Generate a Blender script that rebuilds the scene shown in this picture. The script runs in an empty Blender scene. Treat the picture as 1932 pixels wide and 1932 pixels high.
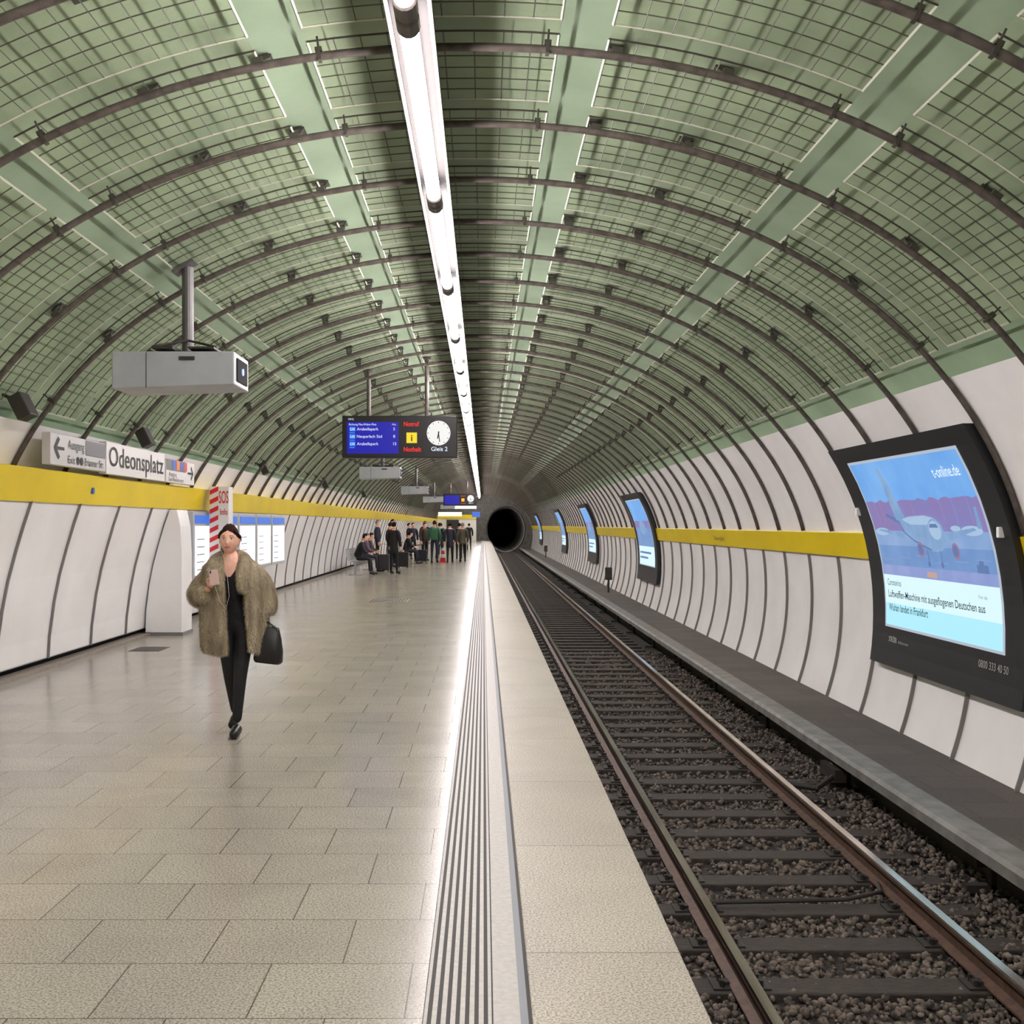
import bpy, bmesh, math, random
import numpy as np
from mathutils import Vector, Matrix
random.seed(7); np.random.seed(7)
S=bpy.context.scene
COL=S.collection
try: S.view_settings.view_transform='Standard'
except Exception: pass
CAMH=1.62
# ---------------------------------------------------------------- helpers
def lin(c):
    out=[]
    for v in c[:3]:
        v=v/255.0
        out.append(v/12.92 if v<=.04045 else ((v+.055)/1.055)**2.4)
    return (out[0],out[1],out[2],1.0)
def nmat(name,rgb,rough=.5,metal=0.0,rgb2=None,nscale=8,bump=0,bscale=30,emit=0,ergb=None,spec=None,stretch=None,contrast=(.35,.65),sheen=0,ergb2=None):
    m=bpy.data.materials.new(name); m.use_nodes=True
    nt=m.node_tree; b=nt.nodes['Principled BSDF']
    b.inputs['Base Color'].default_value=lin(rgb); b.inputs['Roughness'].default_value=rough
    b.inputs['Metallic'].default_value=metal
    if spec is not None: b.inputs['Specular IOR Level'].default_value=spec
    if sheen: b.inputs['Sheen Weight'].default_value=sheen
    tc=nt.nodes.new('ShaderNodeTexCoord'); src=tc.outputs['Object']
    if stretch:
        mp=nt.nodes.new('ShaderNodeMapping'); mp.inputs['Scale'].default_value=stretch
        nt.links.new(src,mp.inputs['Vector']); src=mp.outputs['Vector']
    def ramp(c1,c2):
        n=nt.nodes.new('ShaderNodeTexNoise'); n.inputs['Scale'].default_value=nscale; n.inputs['Detail'].default_value=4
        nt.links.new(src,n.inputs['Vector'])
        r=nt.nodes.new('ShaderNodeValToRGB')
        r.color_ramp.elements[0].position=contrast[0]; r.color_ramp.elements[1].position=contrast[1]
        r.color_ramp.elements[0].color=lin(c1); r.color_ramp.elements[1].color=lin(c2)
        nt.links.new(n.outputs['Fac'],r.inputs['Fac']); return r.outputs['Color']
    if rgb2 is not None: nt.links.new(ramp(rgb,rgb2),b.inputs['Base Color'])
    if bump:
        n2=nt.nodes.new('ShaderNodeTexNoise'); n2.inputs['Scale'].default_value=bscale; n2.inputs['Detail'].default_value=3
        nt.links.new(src,n2.inputs['Vector'])
        bp=nt.nodes.new('ShaderNodeBump'); bp.inputs['Strength'].default_value=bump; bp.inputs['Distance'].default_value=.02
        nt.links.new(n2.outputs['Fac'],bp.inputs['Height']); nt.links.new(bp.outputs['Normal'],b.inputs['Normal'])
    if emit:
        b.inputs['Emission Color'].default_value=lin(ergb or rgb); b.inputs['Emission Strength'].default_value=emit
        if ergb2 is not None: nt.links.new(ramp(ergb,ergb2),b.inputs['Emission Color'])
    return m
ORG={}
def mkobj(name,V,F,mats,mi=None,parent=None,org=(0,0,0),label=None,cat=None,kind=None,group=None,smooth=False,local=False,bevel=0):
    V=np.asarray(V,dtype=float).reshape(-1,3)
    if parent is not None and not local: org=ORG.get(parent.name,(0,0,0))
    if parent is not None and local: org=(0,0,0)
    V=V-np.array(org)
    me=bpy.data.meshes.new(name); me.from_pydata(V.tolist(),[],[tuple(int(i) for i in f) for f in F])
    if not isinstance(mats,(list,tuple)): mats=[mats]
    for m in mats: me.materials.append(m)
    if mi is not None: me.polygons.foreach_set('material_index',np.array(mi,dtype=np.int32))
    if smooth: me.polygons.foreach_set('use_smooth',np.ones(len(me.polygons),dtype=bool))
    me.update()
    ob=bpy.data.objects.new(name,me); COL.objects.link(ob)
    if parent is not None:
        ob.parent=parent; ORG[ob.name]=ORG.get(parent.name,(0,0,0)) if not local else (0,0,0)
    else:
        ob.location=org; ORG[ob.name]=tuple(org)
    if label: ob['label']=label
    if cat: ob['category']=cat
    if kind: ob['kind']=kind
    if group: ob['group']=group
    if bevel:
        b=ob.modifiers.new('bevel','BEVEL'); b.width=bevel; b.segments=2; b.limit_method='ANGLE'
    return ob
class MB:
    def __init__(s): s.v=[]; s.f=[]; s.m=[]
    def add(s,vs,fs,mi=0):
        o=len(s.v); s.v+= [tuple(p) for p in vs]
        s.f+=[tuple(i+o for i in f) for f in fs]
        s.m+= list(mi) if isinstance(mi,(list,np.ndarray)) else [mi]*len(fs)
    def box(s,x0,x1,y0,y1,z0,z1,mi=0):
        s.add([(x0,y0,z0),(x1,y0,z0),(x1,y1,z0),(x0,y1,z0),(x0,y0,z1),(x1,y0,z1),(x1,y1,z1),(x0,y1,z1)],
              [(0,3,2,1),(4,5,6,7),(0,1,5,4),(1,2,6,5),(2,3,7,6),(3,0,4,7)],mi)
    def obox(s,c,ax,ay,az,hx,hy,hz,mi=0):
        c=Vector(c); ax=Vector(ax).normalized()*hx; ay=Vector(ay).normalized()*hy; az=Vector(az).normalized()*hz
        P=[c+sx*ax+sy*ay+sz*az for sz in(-1,1) for sx,sy in((-1,-1),(1,-1),(1,1),(-1,1))]
        s.add(P,[(0,3,2,1),(4,5,6,7),(0,1,5,4),(1,2,6,5),(2,3,7,6),(3,0,4,7)],mi)
    def tube(s,pts,r,n=8,mi=0,cap=True,closed=False):
        pts=[Vector(p) for p in pts]; N=len(pts); vs=[]
        rr=r if isinstance(r,(list,tuple)) else [r]*N
        t0=(pts[1]-pts[0]).normalized()
        ref=Vector((0,1,0)) if abs(t0.y)<.9 else Vector((0,0,1))
        for i,p in enumerate(pts):
            if closed: t=(pts[(i+1)%N]-pts[i-1]).normalized()
            else: t=(pts[min(i+1,N-1)]-pts[max(i-1,0)]).normalized()
            a=t.cross(ref)
            if a.length<1e-4: a=t.cross(Vector((1,0,0)))
            a.normalize(); b=t.cross(a).normalized()
            for k in range(n):
                an=2*math.pi*k/n; vs.append(p+rr[i]*(math.cos(an)*a+math.sin(an)*b))
        fs=[]
        for i in range(N if closed else N-1):
            j=(i+1)%N
            for k in range(n):
                k2=(k+1)%n; fs.append((i*n+k,j*n+k,j*n+k2,i*n+k2))
        if cap and not closed:
            fs.append(tuple(range(n))); fs.append(tuple((N-1)*n+k for k in reversed(range(n))))
        s.add(vs,fs,mi)
    def ball(s,c,r,nu=12,nv=8,mi=0):
        rx,ry,rz=r if isinstance(r,(tuple,list)) else (r,r,r)
        vs=[];fs=[]
        for i in range(nv+1):
            th=math.pi*i/nv
            for j in range(nu):
                ph=2*math.pi*j/nu
                vs.append((c[0]+rx*math.sin(th)*math.cos(ph),c[1]+ry*math.sin(th)*math.sin(ph),c[2]+rz*math.cos(th)))
        for i in range(nv):
            for j in range(nu):
                fs.append((i*nu+j,(i+1)*nu+j,(i+1)*nu+(j+1)%nu,i*nu+(j+1)%nu))
        s.add(vs,fs,mi)
    def extr(s,prof,y0,y1,mi=0,closed=False,ny=1,flip=False):
        n=len(prof); vs=[];fs=[];ms=[]
        for k in range(ny+1):
            y=y0+(y1-y0)*k/ny
            vs+=[(p[0],y,p[1]) for p in prof]
        for k in range(ny):
            for i in range(n if closed else n-1):
                j=(i+1)%n; f=(k*n+i,k*n+j,(k+1)*n+j,(k+1)*n+i)
                fs.append(f[::-1] if flip else f)
                ms.append(mi[i] if isinstance(mi,(list,tuple)) else mi)
        if closed:
            fs.append(tuple(range(n))[::-1]); fs.append(tuple(ny*n+i for i in range(n)))
            q=mi[0] if isinstance(mi,(list,tuple)) else mi
            ms+=[q,q]
        s.add(vs,fs,ms)
    def obj(s,name,mats,**k):
        return mkobj(name,s.v,s.f,mats,mi=s.m,**k)
def setp(o,label,cat,group=None,kind=None):
    o['label']=label; o['category']=cat
    if group:o['group']=group
    if kind:o['kind']=kind
def dup(root,kids,loc,rot=None):
    n=root.copy(); n.location=loc
    if rot is not None: n.rotation_euler=(0,0,rot)
    COL.objects.link(n)
    for c in kids:
        c2=c.copy(); c2.parent=n; COL.objects.link(c2)
    return n
def text_part(body,mp,mat,parent,u0,v0,h,w=None,center=False,bold=0,local=False,name='lettering'):
    cu=bpy.data.curves.new('txt','FONT'); cu.body=body; cu.size=h/.70; cu.resolution_u=3; cu.offset=bold*h
    ob=bpy.data.objects.new('txt',cu); COL.objects.link(ob)
    dg=bpy.context.evaluated_depsgraph_get(); dg.update()
    me=bpy.data.meshes.new_from_object(ob.evaluated_get(dg))
    V=np.array([v.co[:] for v in me.vertices]).reshape(-1,3); F=[tuple(p.vertices) for p in me.polygons]
    bpy.data.objects.remove(ob); bpy.data.curves.remove(cu); bpy.data.meshes.remove(me)
    if len(V)==0: return None
    x0,x1=V[:,0].min(),V[:,0].max(); sx=1.0 if w is None else w/(x1-x0)
    U=(V[:,0]-x0)*sx+u0
    if center: U-= (x1-x0)*sx/2
    P=[tuple(mp(U[i],v0+V[i,1])) for i in range(len(V))]
    return mkobj(name,P,F,mat,parent=parent,local=local)
def flat(o,r,u,n,e):
    o=Vector(o);r=Vector(r);u=Vector(u);n=Vector(n)
    return lambda a,b,ex=0: o+r*a+u*b+n*(e+ex)
# ---------------------------------------------------------------- vault geometry
CX,CZ,EA,EB,EN=-.1,.52,5.05,4.18,2.1
def ell(t,off=0):
    c,s=math.cos(t),math.sin(t)
    return (CX+(EA+off)*math.copysign(abs(c)**(2/EN),c), CZ+(EB+off)*math.copysign(abs(s)**(2/EN),s))
def t_q(q,off=0):
    phi=math.atan2(1,q); lo,hi=0.0,math.pi
    for _ in range(50):
        m=(lo+hi)/2; x,z=ell(m,off); a=math.atan2(z-CAMH,x)
        if a<-math.pi/2: a+=2*math.pi
        if a<phi: lo=m
        else: hi=m
    return (lo+hi)/2
def t_z(z,side,off=0):
    v=(z-CZ)/(EB+off); s=math.copysign(abs(v)**(EN/2),v); t=math.asin(max(-1,min(1,s)))
    return t if side>0 else math.pi-t
def arc(t0,t1,off,n): return [ell(t0+(t1-t0)*i/n,off) for i in range(n+1)]
def wallR(z,off=0): return ell(t_z(z,1,off),off)[0]
def wallL(z,off=0): return ell(t_z(z,-1,off),off)[0]
SP=1.37; Y0=-12.0; Y1=112.0
RINGY=[SP*(4.22+k) for k in range(-1,77)]
# ---------------------------------------------------------------- materials
M_green=nmat('green_smooth',(146,166,140),.6,rgb2=(130,150,124),nscale=1.3,bump=.05)
M_olive=nmat('green_mesh_back',(150,167,136),.6,rgb2=(120,137,110),nscale=1.4,bump=.1,contrast=(.3,.75))
M_white=nmat('white_enamel_panel',(244,243,243),.26,rgb2=(236,234,234),nscale=1.2)
M_yellow=nmat('yellow_enamel',(228,202,8),.28,rgb2=(218,192,6),nscale=1.0)
M_pipe=nmat('dark_brown_pipe',(94,86,80),.45,metal=.15,rgb2=(70,64,60),nscale=12)
M_dark=nmat('dark_steel',(54,50,47),.5,metal=.2)
M_brk=nmat('bracket_steel',(64,61,54),.5,metal=.2)
M_wire=nmat('wire_steel',(72,73,60),.5,metal=.1)
M_edge=nmat('pale_frame_edge',(188,188,172),.5)
M_rib=nmat('grey_fin',(128,125,124),.35,metal=.3)
M_black=nmat('black_void',(6,6,7),.9)
M_concrete=nmat('concrete_dark',(70,66,64),.8,rgb2=(50,47,46),nscale=4,bump=.3)
M_end=nmat('end_wall_paint',(96,92,88),.6,rgb2=(76,73,70),nscale=3)
# granite floor
def granite(name,bw,rh,c1,c2,mort,speck=.28,rough=.3,rot=False,off=.5):
    m=bpy.data.materials.new(name); m.use_nodes=True; nt=m.node_tree; N=nt.nodes; L=nt.links
    b=N['Principled BSDF']; tc=N.new('ShaderNodeTexCoord')
    br=N.new('ShaderNodeTexBrick'); br.inputs['Scale'].default_value=1; br.inputs['Brick Width'].default_value=bw
    br.inputs['Row Height'].default_value=rh; br.inputs['Mortar Size'].default_value=.003; br.offset=off
    br.inputs['Color1'].default_value=lin(c1); br.inputs['Color2'].default_value=lin(c2); br.inputs['Mortar'].default_value=lin(mort)
    br.inputs['Bias'].default_value=0
    L.new(tc.outputs['Object'],br.inputs['Vector'])
    n=N.new('ShaderNodeTexNoise'); n.inputs['Scale'].default_value=110; n.inputs['Detail'].default_value=3; n.inputs['Roughness'].default_value=.7
    L.new(tc.outputs['Object'],n.inputs['Vector'])
    r=N.new('ShaderNodeValToRGB'); r.color_ramp.elements[0].position=.40; r.color_ramp.elements[1].position=.56
    v=1-speck*1.9; r.color_ramp.elements[0].color=(v,v*.99,v*.96,1); r.color_ramp.elements[1].color=(1.12,1.11,1.08,1)
    L.new(n.outputs['Fac'],r.inputs['Fac'])
    mx=N.new('ShaderNodeMix'); mx.data_type='RGBA'; mx.blend_type='MULTIPLY'; mx.inputs['Factor'].default_value=1
    L.new(br.outputs['Color'],mx.inputs['A']); L.new(r.outputs['Color'],mx.inputs['B'])
    n3=N.new('ShaderNodeTexNoise'); n3.inputs['Scale'].default_value=1.3; n3.inputs['Detail'].default_value=5; n3.inputs['Distortion'].default_value=1.5
    L.new(tc.outputs['Object'],n3.inputs['Vector'])
    r3=N.new('ShaderNodeValToRGB'); r3.color_ramp.elements[0].position=.35;r3.color_ramp.elements[1].position=.6
    r3.color_ramp.elements[0].color=(.90,.90,.91,1); r3.color_ramp.elements[1].color=(1,1,1,1)
    L.new(n3.outputs['Fac'],r3.inputs['Fac'])
    mx2=N.new('ShaderNodeMix'); mx2.data_type='RGBA'; mx2.blend_type='MULTIPLY'; mx2.inputs['Factor'].default_value=1
    L.new(mx.outputs['Result'],mx2.inputs['A']); L.new(r3.outputs['Color'],mx2.inputs['B'])
    L.new(mx2.outputs['Result'],b.inputs['Base Color'])
    b.inputs['Roughness'].default_value=rough
    return m
M_floor=granite('granite_tiles',.52,.455,(176,170,160),(166,160,151),(98,94,88),rough=.2)
M_edgegran=granite('granite_edge_slabs',3.0,1.4,(192,186,174),(186,179,168),(112,106,98),speck=.3,rough=.45,off=0)
M_slabwalk=granite('walkway_slabs',.9,.5,(86,78,74),(72,66,63),(26,24,23),speck=.2,rough=.7)
M_strip=nmat('strip_stone',(180,177,172),.45,rgb2=(166,163,158),nscale=40)
M_stripd=nmat('strip_groove',(36,34,32),.6)
M_stripm=nmat('strip_metal',(128,132,140),.5)
# ---------------------------------------------------------------- shell
tl=t_q(-4.5,.0); tr=t_q(3.19,.0)
OFFS=.22
zones=[(-3.9,-1.39),(-1.21,-.485),(-.366,.155),(.26,.874),(1.05,2.6)]
cuts=sorted(set([q for z in zones for q in z]),key=lambda q:math.atan2(1,q))
mb=MB()
seq=[t_q(3.19,OFFS)]+[t_q(q,OFFS) for q in cuts]+[t_q(-4.5,OFFS)]
for i in range(len(seq)-1):
    n=max(3,int(abs(seq[i+1]-seq[i])*22))
    mb.extr(arc(seq[i],seq[i+1],OFFS,n),Y0,Y1,mi=(0 if i%2==0 else 1),ny=4)
p0=ell(seq[0],OFFS); pr=ell(tr,0.03); mb.extr([pr,p0],Y0,Y1,mi=0)
p1=ell(seq[-1],OFFS); pl=ell(tl,0.03); mb.extr([p1,pl],Y0,Y1,mi=0)
mb.obj('ceiling',[M_green,M_olive],kind='structure',smooth=False)
mb=MB(); mb.extr(arc(t_z(-.78,1,.03),tr,.03,26),Y0,Y1,ny=4)
wr=mb.obj('wall_right',[M_white],kind='structure',smooth=True)
LP=[(-4.97,.10),(-4.955,.35),(-4.90,.75),(-4.84,1.05),(-4.76,1.35),(-4.68,1.62),(-4.60,1.86)]
mb=MB(); mb.extr(LP,Y0,Y1,ny=4); mb.extr(arc(t_z(2.18,-1,.03),tl,.03,5),Y0,Y1,ny=4)
mb.obj('wall_left',[M_white],kind='structure')
mb=MB(); mb.extr([(-5.05,0),(-5.05,.11),(-4.96,.11)],Y0,Y1); mb.obj('trim_1',[M_black],kind='structure')
mb=MB(); mb.box(-5.1,-4.86,Y0,Y1,-.02,.035); mb.obj('baseboard_left',[nmat('kerb_stone',(150,142,132),.5,rgb2=(130,122,112),nscale=30)],kind='structure')
mb=MB(); mb.extr([(-4.60,1.85),(-4.578,1.855),(-4.575,1.87),(-4.52,2.18),(-4.53,2.195),(-4.80,2.20)],Y0,Y1); mb.obj('trim_2',[M_yellow],kind='structure')
mb=MB()
zz=[1.18,1.19,1.3,1.4,1.51,1.52]
mb.extr([(wallR(z,0.03 if z in(1.18,1.52) else -.02),z) for z in zz],Y0,Y1); mb.obj('trim_3',[M_yellow],kind='structure')
mb=MB(); mb.box(-5.1,-.2,Y0,Y1,-.25,0); mb.obj('floor',[M_floor],kind='structure')
mb=MB(); mb.box(.16,.745,Y0,Y1,-.12,0.0); mb.obj('trim_4',[M_edgegran],kind='structure',bevel=.006)
mb=MB(); mb.box(-.2,.55,Y0,Y1,-1.3,-.125,0); mb.box(-.2,.14,Y0,Y1,-.125,-.004,0); mb.obj('floor.001',[M_concrete],kind='structure')
mb=MB()
mb.box(-.197,.03,Y0,Y1,-.004,-.001,1)
x=-.197
for i in range(8):
    w=.0165 if i not in(0,7) else .012
    mb.box(x,x+w,Y0,Y1,-.003,.001,0); x+=w+.0145
mb.obj('trim_5',[M_strip,M_stripd],kind='structure')
mb=MB(); mb.box(.033,.122,Y0,Y1,-.01,0,0); mb.box(.122,.148,Y0,Y1,-.01,.0005,1); mb.box(.148,.16,Y0,Y1,-.01,-.002,2)
mb.obj('trim_6',[M_strip,M_stripm,M_stripd],kind='structure')
M_bed=nmat('ballast_bed',(54,49,45),.9,rgb2=(26,24,22),nscale=30,bump=1.0,bscale=36)
mb=MB(); mb.box(.5,5.1,Y0,Y1+40,-1.4,-1.165); mb.obj('floor.002',[M_bed],kind='structure')
mb=MB(); mb.box(3.92,4.9,Y0,Y1,-1.3,-.76); mb.obj('floor.003',[M_slabwalk],kind='structure')
mb=MB(); vs=[];fs=[];n=48
for i in range(n):
    a=2*math.pi*i/n; c,s=math.cos(a),math.sin(a)
    vs.append((2.27+2.0*c,Y1,1.12+2.35*s)); vs.append((2.27+14*c,Y1,1.12+14*s))
for i in range(n):
    j=(i+1)%n; fs.append((2*i,2*j,2*j+1,2*i+1))
mb.add(vs,fs); mb.obj('wall_end',[M_end],kind='structure')
mb=MB(); mb.box(-7,7,Y0-.1,Y0,-2,6); mb.obj('wall_rear',[M_end],kind='structure')
mb=MB(); pp=[(2.27+2.02*math.cos(2*math.pi*i/n),1.12+2.37*math.sin(2*math.pi*i/n)) for i in range(n+1)]
mb.extr(pp,Y1,Y1+40); mb.box(-1,6,Y1+40,Y1+40.2,-3,5); mb.obj('wall_tunnel',[nmat('bore_dark',(32,30,30),.7)],kind='structure')
M_tring=nmat('lining_ring_grey',(190,186,182),.5)
mb=MB(); mb.tube([(2.27+1.93*math.cos(2*math.pi*i/36),0,1.12+2.28*math.sin(2*math.pi*i/36)) for i in range(36)],.06,6,closed=True)
r0=mb.obj('tunnel_ring',[M_tring],org=(0,0,0),label='grey lining ring inside the dark running tunnel',cat='ring',group='lining rings of the running tunnel'); r0.location=(0,Y1+1.5,0)
for i in range(1,7): dup(r0,[],(0,Y1+1.5+i*4,0))
# ---------------------------------------------------------------- rings
tA=t_z(2.2,-1); tB=t_z(1.53,1)
mb=MB(); mb.tube([(p[0],0,p[1]) for p in arc(tA,tB,0,72)],.028,8)
ring=mb.obj('ceiling_rib',[M_pipe],label='dark brown tubular steel hoop spanning the vaulted station ceiling',cat='ceiling rib',group='tubular hoops under the vault',smooth=True)
def frame_at(t,off=0):
    p=ell(t,off); p2=ell(t+.001,off); tg=Vector((p2[0]-p[0],0,p2[1]-p[1])).normalized()
    nr=Vector((tg.z,0,-tg.x))
    if nr.dot(Vector((p[0]-CX,0,p[1]-CZ)))<0: nr=-nr
    return Vector((p[0],0,p[1])),tg,nr
kids=[];clamps=[]
for q in(-2.05,-.79,-.49,.285,.545,1.57):
    t=t_q(q); p,tg,nr=frame_at(t); b=MB()
    for s in(-.03,.03):
        b.tube([p+tg*s+nr*.02,p+tg*(s*1.2)+nr*.11+Vector((0,.18,0)),p+tg*(s*1.4)+nr*.205+Vector((0,.36,0))],.010,6)
    b.obox(p+nr*.035,tg,(0,1,0),nr,.035,.02,.02)
    b.obox(p+nr*.2+Vector((0,.38,0)),tg,(0,1,0),nr,.06,.075,.007)
    for f_ in(.1,.18,.27): b.tube([p+tg*-.045+nr*(.02+.5*f_)+Vector((0,f_,0)),p+tg*.045+nr*(.02+.5*f_)+Vector((0,f_,0))],.009,6)
    kids.append(b.obj('hanger_bracket',[M_brk],parent=ring))
for q in(-3.5,-1.45,-1.14,-.35,.135,.85,1.08,2.45):
    t=t_q(q); p,tg,nr=frame_at(t); b=MB()
    b.obox(p+nr*.04,tg,(0,1,0),nr,.022,.026,.014); b.tube([p+nr*.045,p+nr*.13],.007,6); b.obox(p+nr*.0,tg,(0,1,0),nr,.012,.032,.031)
    clamps.append(b.obj('pipe_clamp',[M_brk],parent=ring))
ring.location=(0,RINGY[0],0)
for k,y in enumerate(RINGY[1:],1):
    dup(ring,(kids if k<34 else [])+(clamps if k<20 else []),(0,y,0))
# wall ribs
mb=MB(); pr_=arc(t_z(-.76,1,.03),t_z(1.17,1,.03),.03,16); pi_=arc(t_z(-.76,1,-.012),t_z(1.17,1,-.012),-.012,16)
for a in range(16):
    A,B,C,D=pr_[a],pr_[a+1],pi_[a+1],pi_[a]
    mb.add([(A[0],-.009,A[1]),(B[0],-.009,B[1]),(C[0],-.009,C[1]),(D[0],-.009,D[1]),(A[0],.009,A[1]),(B[0],.009,B[1]),(C[0],.009,C[1]),(D[0],.009,D[1])],
           [(0,1,2,3),(7,6,5,4),(2,6,7,3),(0,4,5,1)])
ribR=mb.obj('wall_fin',[M_rib],label='slim grey metal fin covering the joint between curved white wall panels',cat='wall fin',group='panel fins on the track wall')
mb=MB()
for a in range(len(LP)-1):
    A,B=LP[a],LP[a+1]; d_=.028
    mb.add([(A[0],-.012,A[1]),(B[0],-.012,B[1]),(B[0]+d_,-.012,B[1]),(A[0]+d_,-.012,A[1]),(A[0],.012,A[1]),(B[0],.012,B[1]),(B[0]+d_,.012,B[1]),(A[0]+d_,.012,A[1])],
           [(0,1,2,3),(7,6,5,4),(2,6,7,3),(0,4,5,1)])
ribL=mb.obj('wall_fin',[M_rib],label='slim grey metal fin between curved white panels of platform wall',cat='wall fin',group='panel fins on the platform wall')
ribR.location=(0,RINGY[0],0); ribL.location=(0,RINGY[0],0)
for y in RINGY[1:]:
    dup(ribR,[],(0,y,0))
    if not (16.4<y<25.0): dup(ribL,[],(0,y,0))
# ---------------------------------------------------------------- wire mesh panels
def stripbar(b,pa,pb,w,h,mi=0):
    pa=Vector(pa);pb=Vector(pb); t=(pb-pa).normalized()
    a=t.cross(Vector((0,1,0)))
    if a.length<.3: a=t.cross(Vector((1,0,0)))
    a.normalize(); c=t.cross(a).normalized()
    P=[p+sx*w*a+sy*h*c for p in(pa,pb) for sx,sy in((-1,0),(0,-1),(1,0),(0,1))]
    b.add(P,[(0,1,5,4),(1,2,6,5),(2,3,7,6),(3,0,4,7)],mi)
OW=.15; templ=[]
for q0,q1 in zones:
    t0,t1=t_q(q1,OW),t_q(q0,OW)
    pts=arc(t0,t1,OW,60); Ls=sum(math.dist(pts[i],pts[i+1]) for i in range(60)); nL=max(3,round(Ls/.19))
    ap=arc(t0,t1,OW,nL)
    w=MB(); ya,yb=.10,1.26; nT=6
    for i in range(1,nL): stripbar(w,(ap[i][0],ya,ap[i][1]),(ap[i][0],yb,ap[i][1]),.0044,.0044)
    for j in range(1,nT):
        y=ya+(yb-ya)*j/nT
        for i in range(nL): stripbar(w,(ap[i][0],y,ap[i][1]),(ap[i+1][0],y,ap[i+1][1]),.0044,.0044)
    f=MB()
    for P in(ap[0],ap[-1]): stripbar(f,(P[0],ya,P[1]),(P[0],yb,P[1]),.010,.010,0)
    for y,mi_ in((ya,1),(yb,0)):
        for i in range(nL): stripbar(f,(ap[i][0],y,ap[i][1]),(ap[i+1][0],y,ap[i+1][1]),.007,.007,mi_)
    root=f.obj('mesh_panel',[M_edge,M_brk],label='framed steel wire-mesh panel mounted below the green vault',cat='mesh panel',group='wire mesh panels of the vaulted ceiling')
    kid=w.obj('wire_grid',[M_wire],parent=root)
    templ.append((root,kid,w,f))
NB=58
for r_,k_,w_,f_ in templ:
    r_.location=(0,RINGY[0],0)
    for k in range(1,NB): dup(r_,[k_],(0,RINGY[k],0))
far=MB()
for r_,k_,w_,f_ in templ:
    for k in range(NB,len(RINGY)-1):
        y=RINGY[k]; far.add([(v[0],v[1]+y,v[2]) for v in f_.v],f_.f,f_.m)
far.obj('mesh_panel',[M_edge,M_dark],label='distant wire-mesh panels of the vault towards the tunnel mouth',cat='mesh panel',kind='stuff',group='wire mesh panels of the vaulted ceiling')
# ---------------------------------------------------------------- lights
M_tube=nmat('lamp_glow',(255,250,245),.5,emit=84,ergb=(255,244,245))
M_tube2=nmat('lamp_edge_glow',(255,250,245),.5,emit=1.6,ergb=(255,232,230))
M_hous=nmat('lamp_housing_grey',(40,38,37),.7,spec=.1)
M_cap=nmat('lamp_cap_grey',(96,90,86),.5)
LX=-.407; LZ=CAMH+2.72; LS=3.4
mb=MB(); mb.box(-.03,.03,.0,LS,.085,.13,0)
mb.box(-.115,.115,0,LS,.13,.138,0)
for sx in(-.118,.118): mb.box(sx-.010,sx+.010,0,LS,.09,.138,0)
for y in(.6,2.8):
    mb.tube([(0,y,.13),(0,y,.345)],.012,6,1)
fx=mb.obj('ceiling_light',[M_hous,M_cap],label='continuous white fluorescent lamp unit hanging along the vault crown',cat='ceiling light',group='row of fluorescent ceiling lights')
mb=MB(); mb.tube([(0,.17,-.012),(0,LS-.17,-.012)],.054,16); a=mb.obj('lamp_tube',[M_tube],parent=fx,smooth=True)
mb=MB(); mb.tube([(-.118,0,.08),(-.118,LS,.08)],.011,6); b_=mb.obj('side_lamp',[M_tube2],parent=fx)
mb=MB(); mb.tube([(.118,0,.08),(.118,LS,.08)],.011,6); b2_=mb.obj('side_lamp',[M_tube2],parent=fx)
ck=[a,b_,b2_]
for y0,y1 in((.01,.18),(LS-.18,LS-.01)):
    mb=MB(); mb.tube([(0,y0,-.012),(0,y0+.02,-.012),(0,y1-.02,-.012),(0,y1,-.012)],[.05,.066,.066,.060],14); mb.box(-.03,.03,y0,y1,-.0,.09); ck.append(mb.obj('end_cap',[M_cap],parent=fx))
fx.location=(LX,5.87-3*LS,LZ)
for k in range(-4,31):
    if k!=-3: dup(fx,ck,(LX,5.87+k*LS,LZ))
# ---------------------------------------------------------------- track
M_sleep=nmat('sleeper_wood',(66,59,54),.75,rgb2=(44,39,36),nscale=9,bump=.4,stretch=(1,6,6))
M_rust=nmat('rail_rust',(94,66,50),.6,metal=.1,rgb2=(66,50,42),nscale=20)
M_railtop=nmat('rail_polished',(214,206,200),.2,metal=1.0,rgb2=(180,164,152),nscale=3,stretch=(6,.3,6))
prof=[(-.07,0),(.07,0),(.07,.012),(.012,.03),(.009,.108),(.035,.118),(.036,.142),(.029,.154),(-.029,.154),(-.036,.142),(-.035,.118),(-.009,.108),(-.012,.03),(-.07,.012)]
ms=[0]*14; ms[7]=1; ms[6]=1; ms[8]=1
for xc,l in((1.52,'rusty steel running rail with polished head beside the platform'),(3.02,'rusty steel running rail with polished head near the third rail')):
    mb=MB(); mb.extr([(xc+p[0],-1.104+p[1]) for p in prof][::-1],2.5,Y1+39,mi=[ms[(12-i)%14] for i in range(14)],closed=True)
    mb.obj('rail',[M_rust,M_railtop],org=(xc,2.5,-1.104),label=l,cat='rail')
mb=MB(); mb.box(-1.27,1.27,-.115,.115,-.2,0)
sl=mb.obj('sleeper',[M_sleep],label='dark timber railway sleeper bedded in ballast',cat='sleeper',group='sleepers of the track',bevel=.012)
sk=[]
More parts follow.
